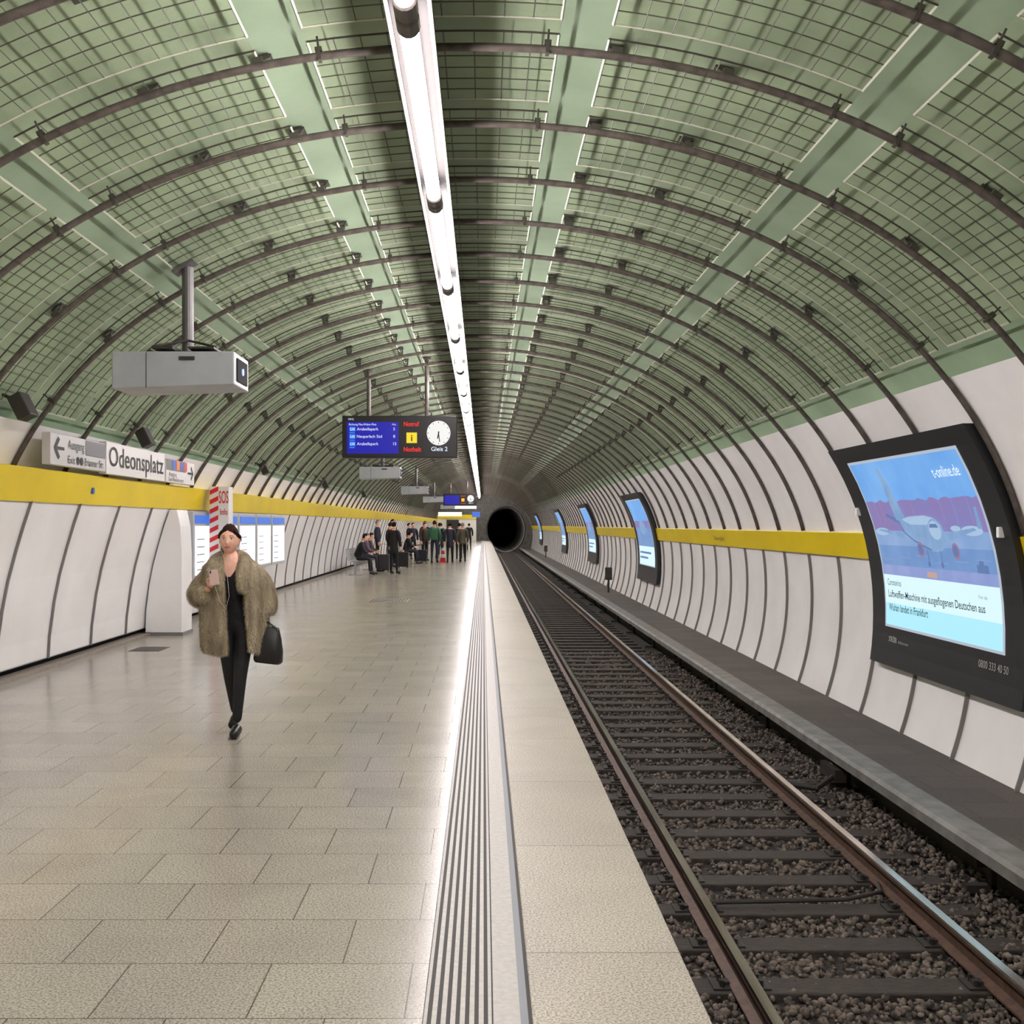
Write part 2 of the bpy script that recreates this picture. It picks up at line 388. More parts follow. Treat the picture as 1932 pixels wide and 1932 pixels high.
for xc in(-.75,.75):
    mb=MB(); mb.box(xc-.17,xc+.17,-.08,.08,0,.012)
    for s in(-1,1):
        for yy in(-.045,.045):
            mb.tube([(xc+s*.115,yy,.01),(xc+s*.115,yy,.05)],.014,6)
        mb.box(xc+s*.095-.03,xc+s*.095+.03,-.03,.03,.012,.032)
    sk.append(mb.obj('base_plate',[M_dark],parent=sl))
SY=6.58-.655*3
sl.location=(2.27,SY,-1.112)
for k in range(1,162): dup(sl,sk if k<45 else [],(2.27,SY+.655*k,-1.112))
# ballast stones
ico=bmesh.new(); bmesh.ops.create_icosphere(ico,subdivisions=1,radius=1); iv=np.array([v.co[:] for v in ico.verts]); ifc=np.array([[v.index for v in f.verts] for f in ico.faces]); ico.free()
N=24000
ux=np.random.uniform(.62,3.9,N); uy=5.0*np.exp(np.random.uniform(0,math.log(24/5.0),N))
sz=np.random.uniform(.012,.027,N)
jit=1+np.random.uniform(-.32,.32,(N,len(iv),1)); sc=sz[:,None,None]*np.random.uniform(.65,1.35,(N,1,3))
VV=iv[None]*jit*sc
VV[:,:,0]+=ux[:,None]; VV[:,:,1]+=uy[:,None]; VV[:,:,2]+=(-1.165+np.random.uniform(-.005,.032,N)+np.where((ux>3.3),.02,0))[:,None]
FF=(ifc[None]+ (np.arange(N)*len(iv))[:,None,None]).reshape(-1,3)
M_stone=nmat('ballast_stone',(124,112,102),.85,rgb2=(48,43,40),nscale=16)
me=bpy.data.meshes.new('ballast'); me.vertices.add(N*len(iv)); me.vertices.foreach_set('co',VV.reshape(-1))
nf=len(FF); me.loops.add(nf*3); me.loops.foreach_set('vertex_index',FF.reshape(-1).astype(np.int32))
me.polygons.add(nf); me.polygons.foreach_set('loop_start',np.arange(0,nf*3,3,dtype=np.int32)); me.polygons.foreach_set('loop_total',np.full(nf,3,dtype=np.int32))
me.materials.append(M_stone); me.update(calc_edges=True); me.validate()
ob=bpy.data.objects.new('ballast',me); COL.objects.link(ob); setp(ob,'loose dark crushed stone ballast around the sleepers','gravel',kind='stuff')
# third rail with cover
M_cover=nmat('third_rail_cover_grey',(122,121,118),.6,rgb2=(100,99,96),nscale=5)
mb=MB(); mb.extr([(3.57,-.80),(3.57,-.72),(3.60,-.69),(3.82,-.69),(3.85,-.72),(3.85,-.80),(3.82,-.72),(3.60,-.72)],2.5,Y1,closed=True)
tr_=mb.obj('third_rail',[M_cover],org=(3.7,2.5,-1.1),label='grey boxed power rail cover running beside the track',cat='power rail')
mb=MB(); mb.box(3.66,3.74,2.5,Y1,-.86,-.76); mb.obj('conductor_rail',[M_rust],parent=tr_)
for y in np.arange(5,60,3.3):
    mb=MB(); mb.box(3.80,3.84,y,y+.08,-1.15,-.73); mb.box(3.62,3.84,y,y+.08,-1.14,-1.08); mb.box(3.7,3.84,y+.02,y+.06,-.95,-.87)
    mb.obj('support_bracket',[M_dark],parent=tr_)
mb=MB(); mb.tube([(1.62,7.9,-1.07),(2.6,7.95,-1.065),(2.9,8.1,-1.06),(2.97,8.35,-1.08)],.017,8); mb.obj('track_cable',[M_dark],org=(1.62,7.9,-1.1),label='black conduit lying across the track between sleepers',cat='cable')
mb=MB(); mb.tube([(3.1,11.2,-1.0),(3.35,11.15,-1.03),(3.6,11.3,-.92),(3.64,11.6,-.86)],.03,8); mb.box(3.55,3.66,11.2,11.7,-.98,-.86); mb.obj('track_cable',[M_dark],org=(3.1,11.2,-1.1),label='thick black feeder cable joining running rail and power rail',cat='cable')
for y,x in((39.0,4.4),(80,4.5)):
    mb=MB(); mb.tube([(x,y,-.76),(x,y,-.25)],.04,8); mb.box(x-.12,x+.12,y-.08,y+.08,-.32,.12); mb.tube([(x,y-.09,.0),(x,y-.11,.0)],.06,10)
    mb.obj('signal_post',[M_dark],org=(x,y,-.76),label='small black trackside signal box on a short post',cat='signal',bevel=.01)
# ---------------------------------------------------------------- curved projection screens
M_frame=nmat('screen_frame_black',(24,25,28),.5)
def em(name,rgb,s=1.0,rgb2=None,ns=1.2): 
    return nmat(name,(8,8,8),.45,emit=s,ergb=rgb,ergb2=rgb2,nscale=ns,contrast=(.3,.7))
E_sky=em('pic_sky',(98,160,230),1,(126,180,238),1.5); E_sky2=em('pic_haze',(134,154,206)); E_mauve=em('pic_building',(140,120,174),1,(128,126,186),2.5); E_apron=em('pic_apron',(120,156,206),1,(102,140,194),2.5); E_ap2=em('pic_tarmac',(142,172,214),1,(122,156,206),2.5); E_or=em('pic_orange',(196,160,150))
E_txtbg=em('pic_caption',(214,243,249),1.05); E_txtbg2=em('pic_caption_low',(172,232,247),1.05)
E_low=em('pic_apron_low',(150,162,212),1,(130,150,206),3)
E_plane=em('pic_aircraft',(138,172,210),1,(118,152,196),5); E_plane2=em('pic_aircraft_dark',(94,122,172)); E_red=em('pic_engine',(150,118,154)); E_pl3=em('pic_aircraft_light',(164,192,222))
E_white=em('pic_white',(235,245,250),1.1); E_tx=nmat('caption_ink',(22,60,66),.6); E_grey=nmat('frame_lettering',(170,170,170),.5); E_poster=em('pic_poster_edge',(195,205,220),.8)
def smap(yl,z0,off): return lambda u,v,ex=0: (wallR(z0+v,off-ex),yl-u,z0+v)
def patch(b,mp,u0,u1,v0,v1,mi,ex=0,nu=3,nv=8):
    vs=[];fs=[]
    for i in range(nv+1):
        for j in range(nu+1): vs.append(mp(u0+(u1-u0)*j/nu,v0+(v1-v0)*i/nv,ex))
    for i in range(nv):
        for j in range(nu):
            a=i*(nu+1)+j; fs.append((a,a+1,a+nu+2,a+nu+1))
    b.add(vs,fs,mi)
def poly(b,mp,pts,mi,ex): b.add([mp(u,v,ex) for u,v in pts],[tuple(range(len(pts)))],mi)
def ellp(b,mp,cu,cv,ru,rv,mi,ex,n=18): poly(b,mp,[(cu+ru*math.cos(2*math.pi*i/n),cv+rv*math.sin(2*math.pi*i/n)) for i in range(n)],mi,ex)
def make_screen(ya,detail):
    yb=ya+3.9; z0,z1=-.06,2.53
    b=MB(); n=14
    fo=[(wallR(z0+(z1-z0)*i/n,-.085),z0+(z1-z0)*i/n) for i in range(n+1)]; bi=[(wallR(z0+(z1-z0)*i/n,.0),z0+(z1-z0)*i/n) for i in range(n+1)]
    b.extr(fo+bi[::-1],ya,yb,closed=True)
    lab='large black-framed curved screen showing a news picture of an aircraft' if detail else 'black-framed curved projection screen glowing on the white track wall'
    root=b.obj('projection_screen',[M_frame],org=(4.8,(ya+yb)/2,z0),label=lab,cat='screen',group='projection screens along the track wall')
    W=3.0;H=1.90; yl=ya+3.42; zb=.43
    mp=smap(yl,zb,-.089)
    b=MB()
    if detail:
        patch(b,mp,-.04,W+.04,-.03,H+.03,5,0)
        patch(b,mp,0,W,0,.26,9,.004); patch(b,mp,0,W,.26,.60,8,.004)
        patch(b,mp,0,W,.60,.72,6,.004); patch(b,mp,0,W,.72,.95,3,.004); patch(b,mp,0,W,.95,1.12,4,.004); patch(b,mp,0,W,1.12,1.42,2,.004); patch(b,mp,0,W,1.42,H,0,.004)
        tp=[(0,1.40)]+[(i*.1,1.46+.012*math.sin(i*1.7)+.010*math.sin(i*4.1)) for i in range(31)]+[(W,1.40)]
        poly(b,mp,tp,2,.006)
        for u in(.25,.42,1.35,2.1,2.4,2.75): patch(b,mp,u,u+.008,1.2,1.72,1,.007,nu=1)
        for i in range(6): patch(b,mp,.1+.5*i,.42+.5*i,.78+.03*(i%3),.79+.03*(i%3),1,.007,nu=1,nv=1)
        for u,v,ru,rv in((2.66,1.13,.24,.05),(.25,1.11,.22,.045),(2.3,1.15,.12,.03)): ellp(b,mp,u,v,ru,rv,13,.009)
        poly(b,mp,[(2.8,1.15),(2.9,1.15),(2.9,1.36),(2.85,1.36)],10,.009)
        K=1.06
        m2=lambda u,v,ex=0: mp(min(2.98,max(.02,1.5+(u-1.5)*K)),1.06+(v-1.10)*K*1.04,ex)
        poly(b,m2,[(.84,1.24),(1.12,1.24),(.97,1.60),(.90,1.80),(.84,1.80)],10,.010)
        poly(b,m2,[(.56,1.31),(.98,1.21),(1.04,1.24),(.62,1.335)],11,.012)
        poly(b,m2,[(.22,1.16),(.3,1.175),(1.5,1.10),(1.55,1.02),(1.2,1.05)],10,.012); poly(b,m2,[(1.8,1.03),(2.7,1.17),(2.65,1.19),(1.8,1.12)],10,.012)
        poly(b,m2,[(.90,1.27),(1.0,1.15),(1.3,1.02),(1.6,.955),(1.82,.96),(1.96,1.04),(1.99,1.13),(1.95,1.22),(1.84,1.28),(1.6,1.31),(1.2,1.30)],10,.014)
        poly(b,m2,[(1.0,1.27),(1.2,1.22),(1.6,1.215),(1.85,1.25),(1.8,1.285),(1.6,1.305),(1.2,1.295)],13,.017)
        ellp(b,m2,1.80,1.12,.185,.155,10,.020,24); ellp(b,m2,1.80,1.165,.14,.09,13,.023,24); poly(b,m2,[(1.69,1.19),(1.91,1.19),(1.88,1.225),(1.72,1.225)],11,.027)
        poly(b,m2,[(.95,1.15),(1.2,1.05),(1.6,.96),(1.6,.98),(1.2,1.07),(.95,1.17)],11,.021)
        for cu in(1.34,2.18): ellp(b,m2,cu,.975,.085,.076,12,.027); ellp(b,m2,cu,.975,.06,.052,11,.030)
        for cu in(1.48,1.80): patch(b,m2,cu,cu+.022,.84,.97,11,.024,nu=1,nv=2); ellp(b,m2,cu+.011,.835,.035,.03,11,.027)
        patch(b,mp,1.35,1.6,.62,.68,7,.012,nu=1,nv=1); patch(b,mp,2.6,2.85,.72,.80,11,.012,nu=1,nv=1); patch(b,mp,2.66,2.76,.80,.84,11,.012,nu=1,nv=1)
    else:
        patch(b,mp,-.04,W+.04,-.03,H+.03,5,0)
        patch(b,mp,0,W,0,.55,8,.004); patch(b,mp,0,W,.55,1.1,3,.004); patch(b,mp,0,W,1.1,1.3,2,.004); patch(b,mp,0,W,1.3,H,0,.004)
        ellp(b,mp,1.5,1.1,.55,.22,10,.01)
        patch(b,mp,.2,2.4,.33,.39,11,.01,nu=1,nv=1); patch(b,mp,.2,1.8,.18,.24,11,.01,nu=1,nv=1)
    disp=b.obj('display',[E_sky,E_sky2,E_mauve,E_apron,E_ap2,E_poster,E_low,E_or,E_txtbg,E_txtbg2,E_plane,E_plane2,E_red,E_pl3],parent=root,label='glowing picture area')
    if detail:
        mt=lambda u,v: mp(u,v,.012)
        text_part('t-online.de',mt,E_white,disp,2.25,1.66,.11,w=.62)
        text_part('Coronavirus',mt,E_tx,disp,.12,.475,.075,w=.42)
        text_part('Luftwaffen-Maschine mit ausgeflogenen Deutschen aus',mt,E_tx,disp,.12,.335,.085,w=2.55,bold=.01)
        text_part('Wuhan landet in Frankfurt',mt,E_tx,disp,.12,.175,.085,w=1.15,bold=.01)
        text_part('Foto: dpa',mt,E_grey,disp,2.55,.47,.035)
        mf=smap(yl,zb,-.092)
        text_part('STRÖER',lambda u,v:mf(u,v,.0),E_grey,root,.1,-.20,.06,w=.25,bold=.03); text_part('Infoscreen',lambda u,v:mf(u,v,.0),E_grey,root,.4,-.20,.035,w=.3)
        text_part('0800 333 40 50',lambda u,v:mf(u,v,.0),E_grey,root,2.5,-.20,.075,w=.62)
        for yy,zc in((ya+3.8,1.78),(ya+.17,1.55)):
            b=MB(); xx=wallR(zc,-.10); b.box(xx-.03,xx+.03,yy-.025,yy+.025,zc-.05,zc+.05); b.obj('sensor_box',[nmat('sensor_white',(235,235,235),.4)],parent=root,bevel=.008)
    return root
for i,ya in enumerate((9.95,31.0,47.5,65.0,92.0)): make_screen(ya,i==0)
mpb=lambda u,v:(wallR(1.3+v,-.028),23.4-u,1.30+v)
sg=MB(); sg.extr([(wallR(1.26,-.025),1.26),(wallR(1.42,-.025),1.42)],22.2,23.6)
sgo=sg.obj('station_name_plate',[M_yellow],org=(4.8,22.9,1.2),label='yellow band plate with small dark station name lettering',cat='sign')
text_part('Odeonsplatz',mpb,M_dark,sgo,.1,.0,.09,w=1.0)
# ---------------------------------------------------------------- left wall signs
M_signw=nmat('sign_white',(222,220,218),.4); M_signg=nmat('sign_dark_grey',(104,104,106),.4); M_ink=nmat('sign_ink',(16,16,18),.5)
M_blue=nmat('line_blue',(40,90,190),.4); M_redl=nmat('line_red',(200,60,50),.4); M_orl=nmat('line_orange',(230,120,40),.4)
M_signl=nmat('sign_light_grey',(196,195,194),.4)
SXp=-4.47
def lmap(ys,z0): return lambda u,v,ex=0:(SXp+.04+.004+ex,ys+u,z0+v)
def sign(name,ya,yb,z0,z1,label,mats=(M_signw,M_ink)):
    b=MB(); b.box(SXp-.05,SXp+.04,ya,yb,z0,z1,0); return b.obj(name,[mats[0]],org=(SXp,(ya+yb)/2,z0),label=label,cat='sign',bevel=.006)
s1=sign('exit_sign',11.35,13.0,2.24,2.57,'white and grey exit sign with arrow above yellow band',mats=(M_signl,M_ink))
m1=lmap(11.35,2.24)
b=MB(); patchL=lambda b,m,u0,u1,v0,v1,mi,ex=0:b.add([m(u0,v0,ex),m(u1,v0,ex),m(u1,v1,ex),m(u0,v1,ex)],[(0,1,2,3)],mi)
patchL(b,m1,1.0,1.64,.15,.32,0); b.obj('grey_field',[M_signg],parent=s1)
b=MB(); m1b=lambda u,v:m1(u,v,.003)
b.add([m1(.08,.18,.003),m1(.20,.30,.003),m1(.24,.27,.003),m1(.15,.18,.003),m1(.24,.09,.003),m1(.20,.06,.003)],[(0,5,4,3),(0,3,2,1)]); patchL(b,m1,.12,.36,.165,.195,0,.004); b.obj('arrow',[M_ink],parent=s1)
text_part('Ausgang',m1b,M_ink,s1,.47,.19,.10,w=.48); text_part('Exit',m1b,M_ink,s1,.47,.035,.085,w=.20); text_part('Brienner Str.',m1b,M_ink,s1,.96,.035,.085,w=.62)
for cu in(.76,.87):
    b=MB(); b.add([m1(cu+.045*math.cos(a*math.pi/8),.075+.045*math.sin(a*math.pi/8),.003) for a in range(16)],[tuple(range(16))],0)
    b.obj('symbol_disc',[M_ink],parent=s1)
s2=sign('station_name_sign',13.04,15.42,2.22,2.60,'white station name sign reading Odeonsplatz above the yellow band')
m2=lmap(13.04,2.22); text_part('Odeonsplatz',lambda u,v:m2(u,v,.002),M_ink,s2,.08,.10,.235,w=2.22,bold=.008)
s3=sign('exit_sign',15.5,17.0,2.22,2.55,'grey and white exit sign with coloured line symbols and arrow')
m3=lmap(15.5,2.22)
b=MB(); patchL(b,m3,.0,1.0,.17,.325,0); b.obj('grey_field',[M_signg],parent=s3)
for i,mm in enumerate((M_blue,M_orl,M_blue,M_redl)):
    b=MB(); patchL(b,m3,.30+.2*i,.46+.2*i,.19,.32,0,.003); b.obj('line_symbol',[mm],parent=s3)
text_part('Ausgang',lambda u,v:m3(u,v,.003),M_ink,s3,.1,.09,.06,w=.4); text_part('Exit Residenzstr.',lambda u,v:m3(u,v,.003),M_ink,s3,.1,.02,.055,w=.8)
b=MB(); b.add([m3(1.42,.17,.003),m3(1.30,.28,.003),m3(1.27,.25,.003),m3(1.35,.17,.003),m3(1.27,.09,.003),m3(1.30,.06,.003)],[(0,1,2,3),(0,3,4,5)]); patchL(b,m3,1.1,1.37,.155,.185,0,.004); b.obj('arrow',[M_ink],parent=s3)
b=MB(); b.box(-4.57,-4.53,12.87,12.93,1.98,2.05); st=b.obj('pictogram_plate',[M_blue],org=(-4.55,12.9,1.98),label='tiny blue and white pictogram plate on the yellow band',cat='sign')
for i,(y,q) in enumerate(((10.65,-3.9),(14.5,-3.9),(22.4,-4.0),(31,-4.0),(41,-4.0))):
    x=-4.42; z=CAMH+4.42/3.9
    b=MB(); b.obox((x,y,z),(1,0,.5),(0,1,0),(-.5,0,1),.07,.11,.12); b.tube([(x-.05,y,z+.05),(x-.2,y,z+.12)],.02,6)
    b.obj('loudspeaker',[M_dark],org=(x,y,z),label='small dark boxed loudspeaker fixed to the vault side',cat='loudspeaker',group='loudspeakers on the vault',bevel=.01)
# white cabinet
b=MB()
pr2=[(-4.94,.0),(-4.40,0),(-4.40,.5),(-4.40,1.2),(-4.42,1.6),(-4.47,1.84),(-4.58,1.84),(-4.66,1.62),(-4.74,1.35),(-4.82,1.05),(-4.88,.75),(-4.93,.35)]
b.extr(pr2,16.2,16.75,closed=True)
cab=b.obj('wall_cabinet',[M_white],org=(-4.65,16.5,0),label='tall white enamelled cabinet projecting from platform wall',cat='cabinet',bevel=.012)
b=MB(); b.box(-4.93,-4.385,16.18,16.76,0,.05); b.obj('plinth',[M_rib],parent=cab)
# lit information cases
M_case=nmat('case_grey_white',(176,178,184),.35); M_glow=em('case_glow',(242,244,246),1.15); M_bh=em('case_blue_header',(60,120,225),.9)
M_map=nmat('poster_print',(205,208,200),.5,rgb2=(235,235,235),nscale=9,emit=.75,ergb=(234,230,214),ergb2=(214,224,232))
M_print=nmat('print_grey',(150,158,172),.6)
for i in range(5):
    ya=17.2+1.6*i; b=MB(); b.extr([(-4.80,.76),(-4.50,.76),(-4.50,1.83),(-4.58,1.83)],ya,ya+1.54,closed=True)
    v=b.obj('information_case',[M_case],org=(-4.7,ya+.7,.74),label='illuminated wall information case with blue header and posters',cat='display case',group='row of lit information cases',bevel=.01)
    b=MB(); b.box(-4.499,-4.492,ya+.10,ya+1.44,.82,1.60); b.obj('poster',[M_map if i%2 else M_glow],parent=v)
    b=MB(); b.box(-4.499,-4.490,ya+.10,ya+1.44,1.64,1.77); b.obj('header',[M_bh],parent=v)
    b=MB()
    for r in range(5):
        b.box(-4.492,-4.488,ya+.20,ya+.66,.90+r*.12,.915+r*.12)
    b.obj('timetable_print',[M_print],parent=v)
# SOS column
M_red=nmat('sos_red',(205,30,40),.4)
CY=18.0
b=MB(); b.box(-4.45,-4.13,CY,CY+.3,0,2.24); sos=b.obj('emergency_column',[M_signw],org=(-4.29,CY+.15,0),label='white emergency call column with red diagonal stripes and red lettering',cat='emergency phone',bevel=.01)
b=MB()
for i in range(11):
    z=.55+i*.155; b.add([(-4.44,CY-.005,z),(-4.30,CY-.005,z+.07),(-4.30,CY-.005,z+.145),(-4.44,CY-.005,z+.075)],[(0,1,2,3)])
b.obj('red_stripe',[M_red],parent=sos)
ms_=flat((-4.29,CY-.005,0),(1,0,0),(0,0,1),(0,-1,0),.002)
text_part('SOS',ms_,M_red,sos,.0,1.97,.20,w=.155,bold=.01); text_part('Info',ms_,M_red,sos,.02,1.78,.10,w=.12)
b=MB(); b.box(-4.26,-4.16,CY-.02,CY,1.2,1.45); b.obj('call_panel',[M_dark],parent=sos)
# ---------------------------------------------------------------- projectors
M_proj=nmat('projector_grey',(164,168,172),.4,rgb2=(154,158,162),nscale=3); M_lens=em('lens_glow',(150,190,255),1.3)
M_pole=nmat('pole_grey',(92,90,90),.4,metal=.2)
def projector(yc):
    x0,x1=-3.58,-2.40; z0,z1=2.93,3.29; ya,yb=yc-.32,yc+.33
    b=MB(); b.extr([(x0,z0+.0),(x1,z0+.04),(x1,z1),(x0,z1)][::-1],ya,yb,closed=True)
    r=b.obj('projector_housing',[M_proj],org=(-2.99,yc,z1),label='pale grey boxed projector hanging on a steel pole from the vault',cat='projector',group='ceiling projectors',bevel=.012)
    b=MB(); b.box(x1-.004,x1+.012,ya+.1,yb-.1,z0+.09,z1-.05); b.obj('lens_window',[M_black],parent=r)
    b=MB(); b.tube([(x1+.01,yc,z0+.2),(x1+.022,yc,z0+.2)],.035,14); b.obj('lens',[M_lens],parent=r)
    b=MB(); b.box(x0+.33,x0+.337,ya-.003,ya+.002,z0+.01,z1-.01); b.obj('door_seam',[M_dark],parent=r)
    b=MB(); b.box(-2.93,-2.78,ya-.012,ya,z1-.085,z1-.05); b.box(-2.86,-2.80,ya-.016,ya-.01,z1-.08,z1-.055); b.obj('latch',[M_dark],parent=r)
    b=MB(); b.tube([(-2.93,yc,z1),(-2.93,yc,4.17)],.058,14); b.obj('pole',[M_pole],parent=r)
    b=MB(); b.box(-3.15,-2.6,yc-.14,yc+.14,z1,z1+.03); b.box(-3.2,-3.0,yc-.3,yc+.3,z1+.03,z1+.06); b.box(-2.85,-2.6,yc-.3,yc+.3,z1+.03,z1+.05); b.tube([(-3.2,yc-.2,z1+.07),(-2.9,yc-.1,z1+.14),(-2.6,yc-.2,z1+.06)],.012,6)
    b.obj('mounting_frame',[M_dark],parent=r)
    b=MB(); b.obox((-2.96,yc,4.17),(1,0,.62),(0,1,0),(-.62,0,1),.12,.10,.015); b.obj('ceiling_plate',[M_pole],parent=r)
for y in(11.0,32.3,48.5,66,93): projector(y)
# ---------------------------------------------------------------- destination display
M_dframe=nmat('display_black',(16,16,18),.45); E_lcd=em('lcd_blue',(10,10,190),.75); E_w=em('led_white',(225,235,255),1.1); E_lb=em('led_lightblue',(60,140,240),1.0); E_r=em('led_red',(235,30,30),1.2); E_y=em('led_yellow',(240,210,30),1.1)
E_clock=em('clock_face',(240,240,236),1.0)
def display(yc,full=True):
    x0,x1=-2.68,-.50; z0,z1=2.89,3.69; yf=yc-.14
    b=MB(); b.box(x0,x1,yc-.14,yc+.14,z0,z1)
    r=b.obj('destination_display',[M_dframe],org=((x0+x1)/2,yc,z1),label='black hanging train display with blue screen, red lettering and round clock',cat='display board',group='hanging train displays',bevel=.015)
    for xp in(-2.19,-1.08):
        b=MB(); zt=ell(t_q(xp/2.9),.2)[1]; b.tube([(xp,yc,z1),(xp,yc,zt)],.04,10); b.tube([(xp,yc,zt-.05),(xp,yc,zt)],.08,10); b.obj('pole',[M_pipe],parent=r)
    m=flat((x0,yf,z0),(1,0,0),(0,0,1),(0,-1,0),.004)
    def rect(nm,u0,u1,v0,v1,mt,ex=0):
        b=MB(); b.add([m(u0,v0,ex),m(u1,v0,ex),m(u1,v1,ex),m(u0,v1,ex)],[(0,1,2,3)]); return b.obj(nm,[mt],parent=r)
    rect('lcd_panel',.09,1.07,.08,.68,E_lcd)
    b=MB(); b.add([m(1.83+.225*math.cos(a*math.pi/16),.47+.235*math.sin(a*math.pi/16),0) for a in range(32)],[tuple(range(32))]); clk=b.obj('clock',[E_clock],parent=r)
    b=MB()
    for a in range(12):
        an=a*math.pi/6; c,s=math.cos(an),math.sin(an); w_=.006
        p=[(1.83+c*.19-s*w_,.47+s*.19+c*w_),(1.83+c*.19+s*w_,.47+s*.19-c*w_),(1.83+c*.212+s*w_,.47+s*.212-c*w_),(1.83+c*.212-s*w_,.47+s*.212+c*w_)]
        b.add([m(u,v,.004) for u,v in p],[(0,1,2,3)])
    b.obj('minute_marks',[M_ink],parent=clk)
    for nm,an,ln,w in(('hour_hand',-1.75,.11,.011),('minute_hand',-1.45,.17,.008)):
        c,s=math.cos(an),math.sin(an); b=MB(); b.add([m(1.83-c*.03-s*w,.47-s*.03+c*w,.006),m(1.83-c*.03+s*w,.47-s*.03-c*w,.006),m(1.83+c*ln+s*w,.47+s*ln-c*w,.006),m(1.83+c*ln-s*w,.47+s*ln+c*w,.006)],[(0,1,2,3)]); b.obj(nm,[M_ink],parent=clk)
    rect('information_symbol',1.22,1.42,.28,.48,E_y,0)
    mt=lambda u,v:m(u,v,.006)
    text_part('i',mt,M_ink,r,1.32,.32,.12,center=True,bold=.03)
    text_part('Notruf',mt,E_r,r,1.17,.60,.085,w=.29,bold=.02); text_part('Nothalt',mt,E_r,r,1.17,.12,.085,w=.33,bold=.02)
    text_part('Gleis 2',mt,E_w,r,1.69,.13,.08,w=.31,bold=.01)
    if full:
        text_part('Richtung Max-Weber-Platz',mt,E_w,r,.13,.615,.04,w=.52); text_part('Min.',mt,E_w,r,.95,.615,.035)
        for v,l,t_,mn in((.52,'U4','Arabellapark','5'),(.38,'U5','Neuperlach Süd','8'),(.24,'U4','Arabellapark','15')):
            rect('line_badge',.14,.25,v-.015,v+.065,E_lb,.003); text_part(l,lambda u,v2:m(u,v2,.009),E_w,r,.155,v,.045,w=.08)
            text_part(t_,mt,E_w,r,.28,v,.055,w=.034*len(t_)); text_part(mn,mt,E_w,r,.97,v,.055)
            rect('info_line',.14,.24,v-.055,v-.035,E_lb,.003)
        text_part('MVG',mt,E_w,r,.12,.715,.035); 
    return r
display(21.2); display(74.0,False)
for x0,x1,y,z0,z1,mt,lb in((-2.7,-.6,96,3.0,3.25,em('lit_sign_white',(235,235,225),1.5),'white illuminated hanging sign near platform end'),(-4.2,-2.0,103,2.4,2.8,em('lit_sign_white2',(235,235,225),1.2),'bright white light box above the stair at the platform end'),(-1.0,-.3,98,2.3,2.75,em('far_blue',(70,120,230),.9),'small blue lit monitor hanging near platform end')):
    b=MB(); b.box(x0,x1,y,y+.15,z0,z1); o=b.obj('hanging_sign',[mt],org=((x0+x1)/2,y,z1),label=lb,cat='sign',bevel=.01)
    zt=4.2; b=MB(); b.tube([((x0+x1)/2,y+.07,z1),((x0+x1)/2,y+.07,zt)],.04,8); b.obj('pole',[M_pipe],parent=o)
b=MB(); b.box(-4.5,-.7,108.5,109,0,2.6); b.box(-4.5,-.7,108.4,108.5,2.2,2.6,1); b.box(-3.6,-2.4,108.44,108.5,0,2.1,2); b.obj('end_kiosk',[nmat('kiosk_white',(225,222,215),.5),M_yellow,M_dark],org=(-2.8,108.7,0),label='white partition with yellow band and dark doorway at platform end',cat='partition')
b=MB(); xg,yg=-2.0,23.7; b.box(xg-.4,xg+.4,yg-.5,yg+.5,-.002,.003,0)
for i in range(12): b.box(xg-.38+i*.065,xg-.35+i*.065,yg-.47,yg+.47,.003,.006,1)
b.obj('floor_grate',[nmat('grate_steel',(165,160,152),.4,metal=.3),M_dark],org=(xg,yg,0),label='slotted metal drain grate set into the granite floor',cat='grate')
b=MB(); b.box(-4.55,-4.15,14.2,14.7,-.002,.004); b.obj('floor_hatch',[M_dark],org=(-4.35,14.45,0),label='small dark metal hatch in the floor by the wall',cat='hatch',bevel=.002)
# ---------------------------------------------------------------- people tools
def skin(islands,sub=1,sm=True):
    V=[];E=[];R=[];roots=[]
    for pts,edges in islands:
        o=len(V); roots.append(o)
        for p in pts: V.append(p[:3]); R.append(p[3])
        E+=[(a+o,b+o) for a,b in edges]
    me=bpy.data.meshes.new('sk'); me.from_pydata(V,E,[]); ob=bpy.data.objects.new('sk',me); COL.objects.link(ob)
    md=ob.modifiers.new('s','SKIN'); md.branch_smoothing=.5
    d=me.skin_vertices[0].data
    for i,r in enumerate(R): d[i].radius=(r,r) if not isinstance(r,tuple) else r; d[i].use_root=(i in roots)
    if sub: ss=ob.modifiers.new('u','SUBSURF'); ss.levels=sub; ss.render_levels=sub
    dg=bpy.context.evaluated_depsgraph_get(); dg.update()
    m2=bpy.data.meshes.new_from_object(ob.evaluated_get(dg))
    VV=np.array([v.co[:] for v in m2.vertices]).reshape(-1,3); FF=[tuple(p.vertices) for p in m2.polygons]
    bpy.data.objects.remove(ob); bpy.data.meshes.remove(m2)
    return VV,FF
def chain(pts): return (pts,[(i,i+1) for i in range(len(pts)-1)])
def merge(parts):
    V=[];F=[];o=0
    for v,f in parts:
        v=np.asarray(v).reshape(-1,3); V.append(v); F+=[tuple(i+o for i in q) for q in f]; o+=len(v)
    return np.vstack(V),F
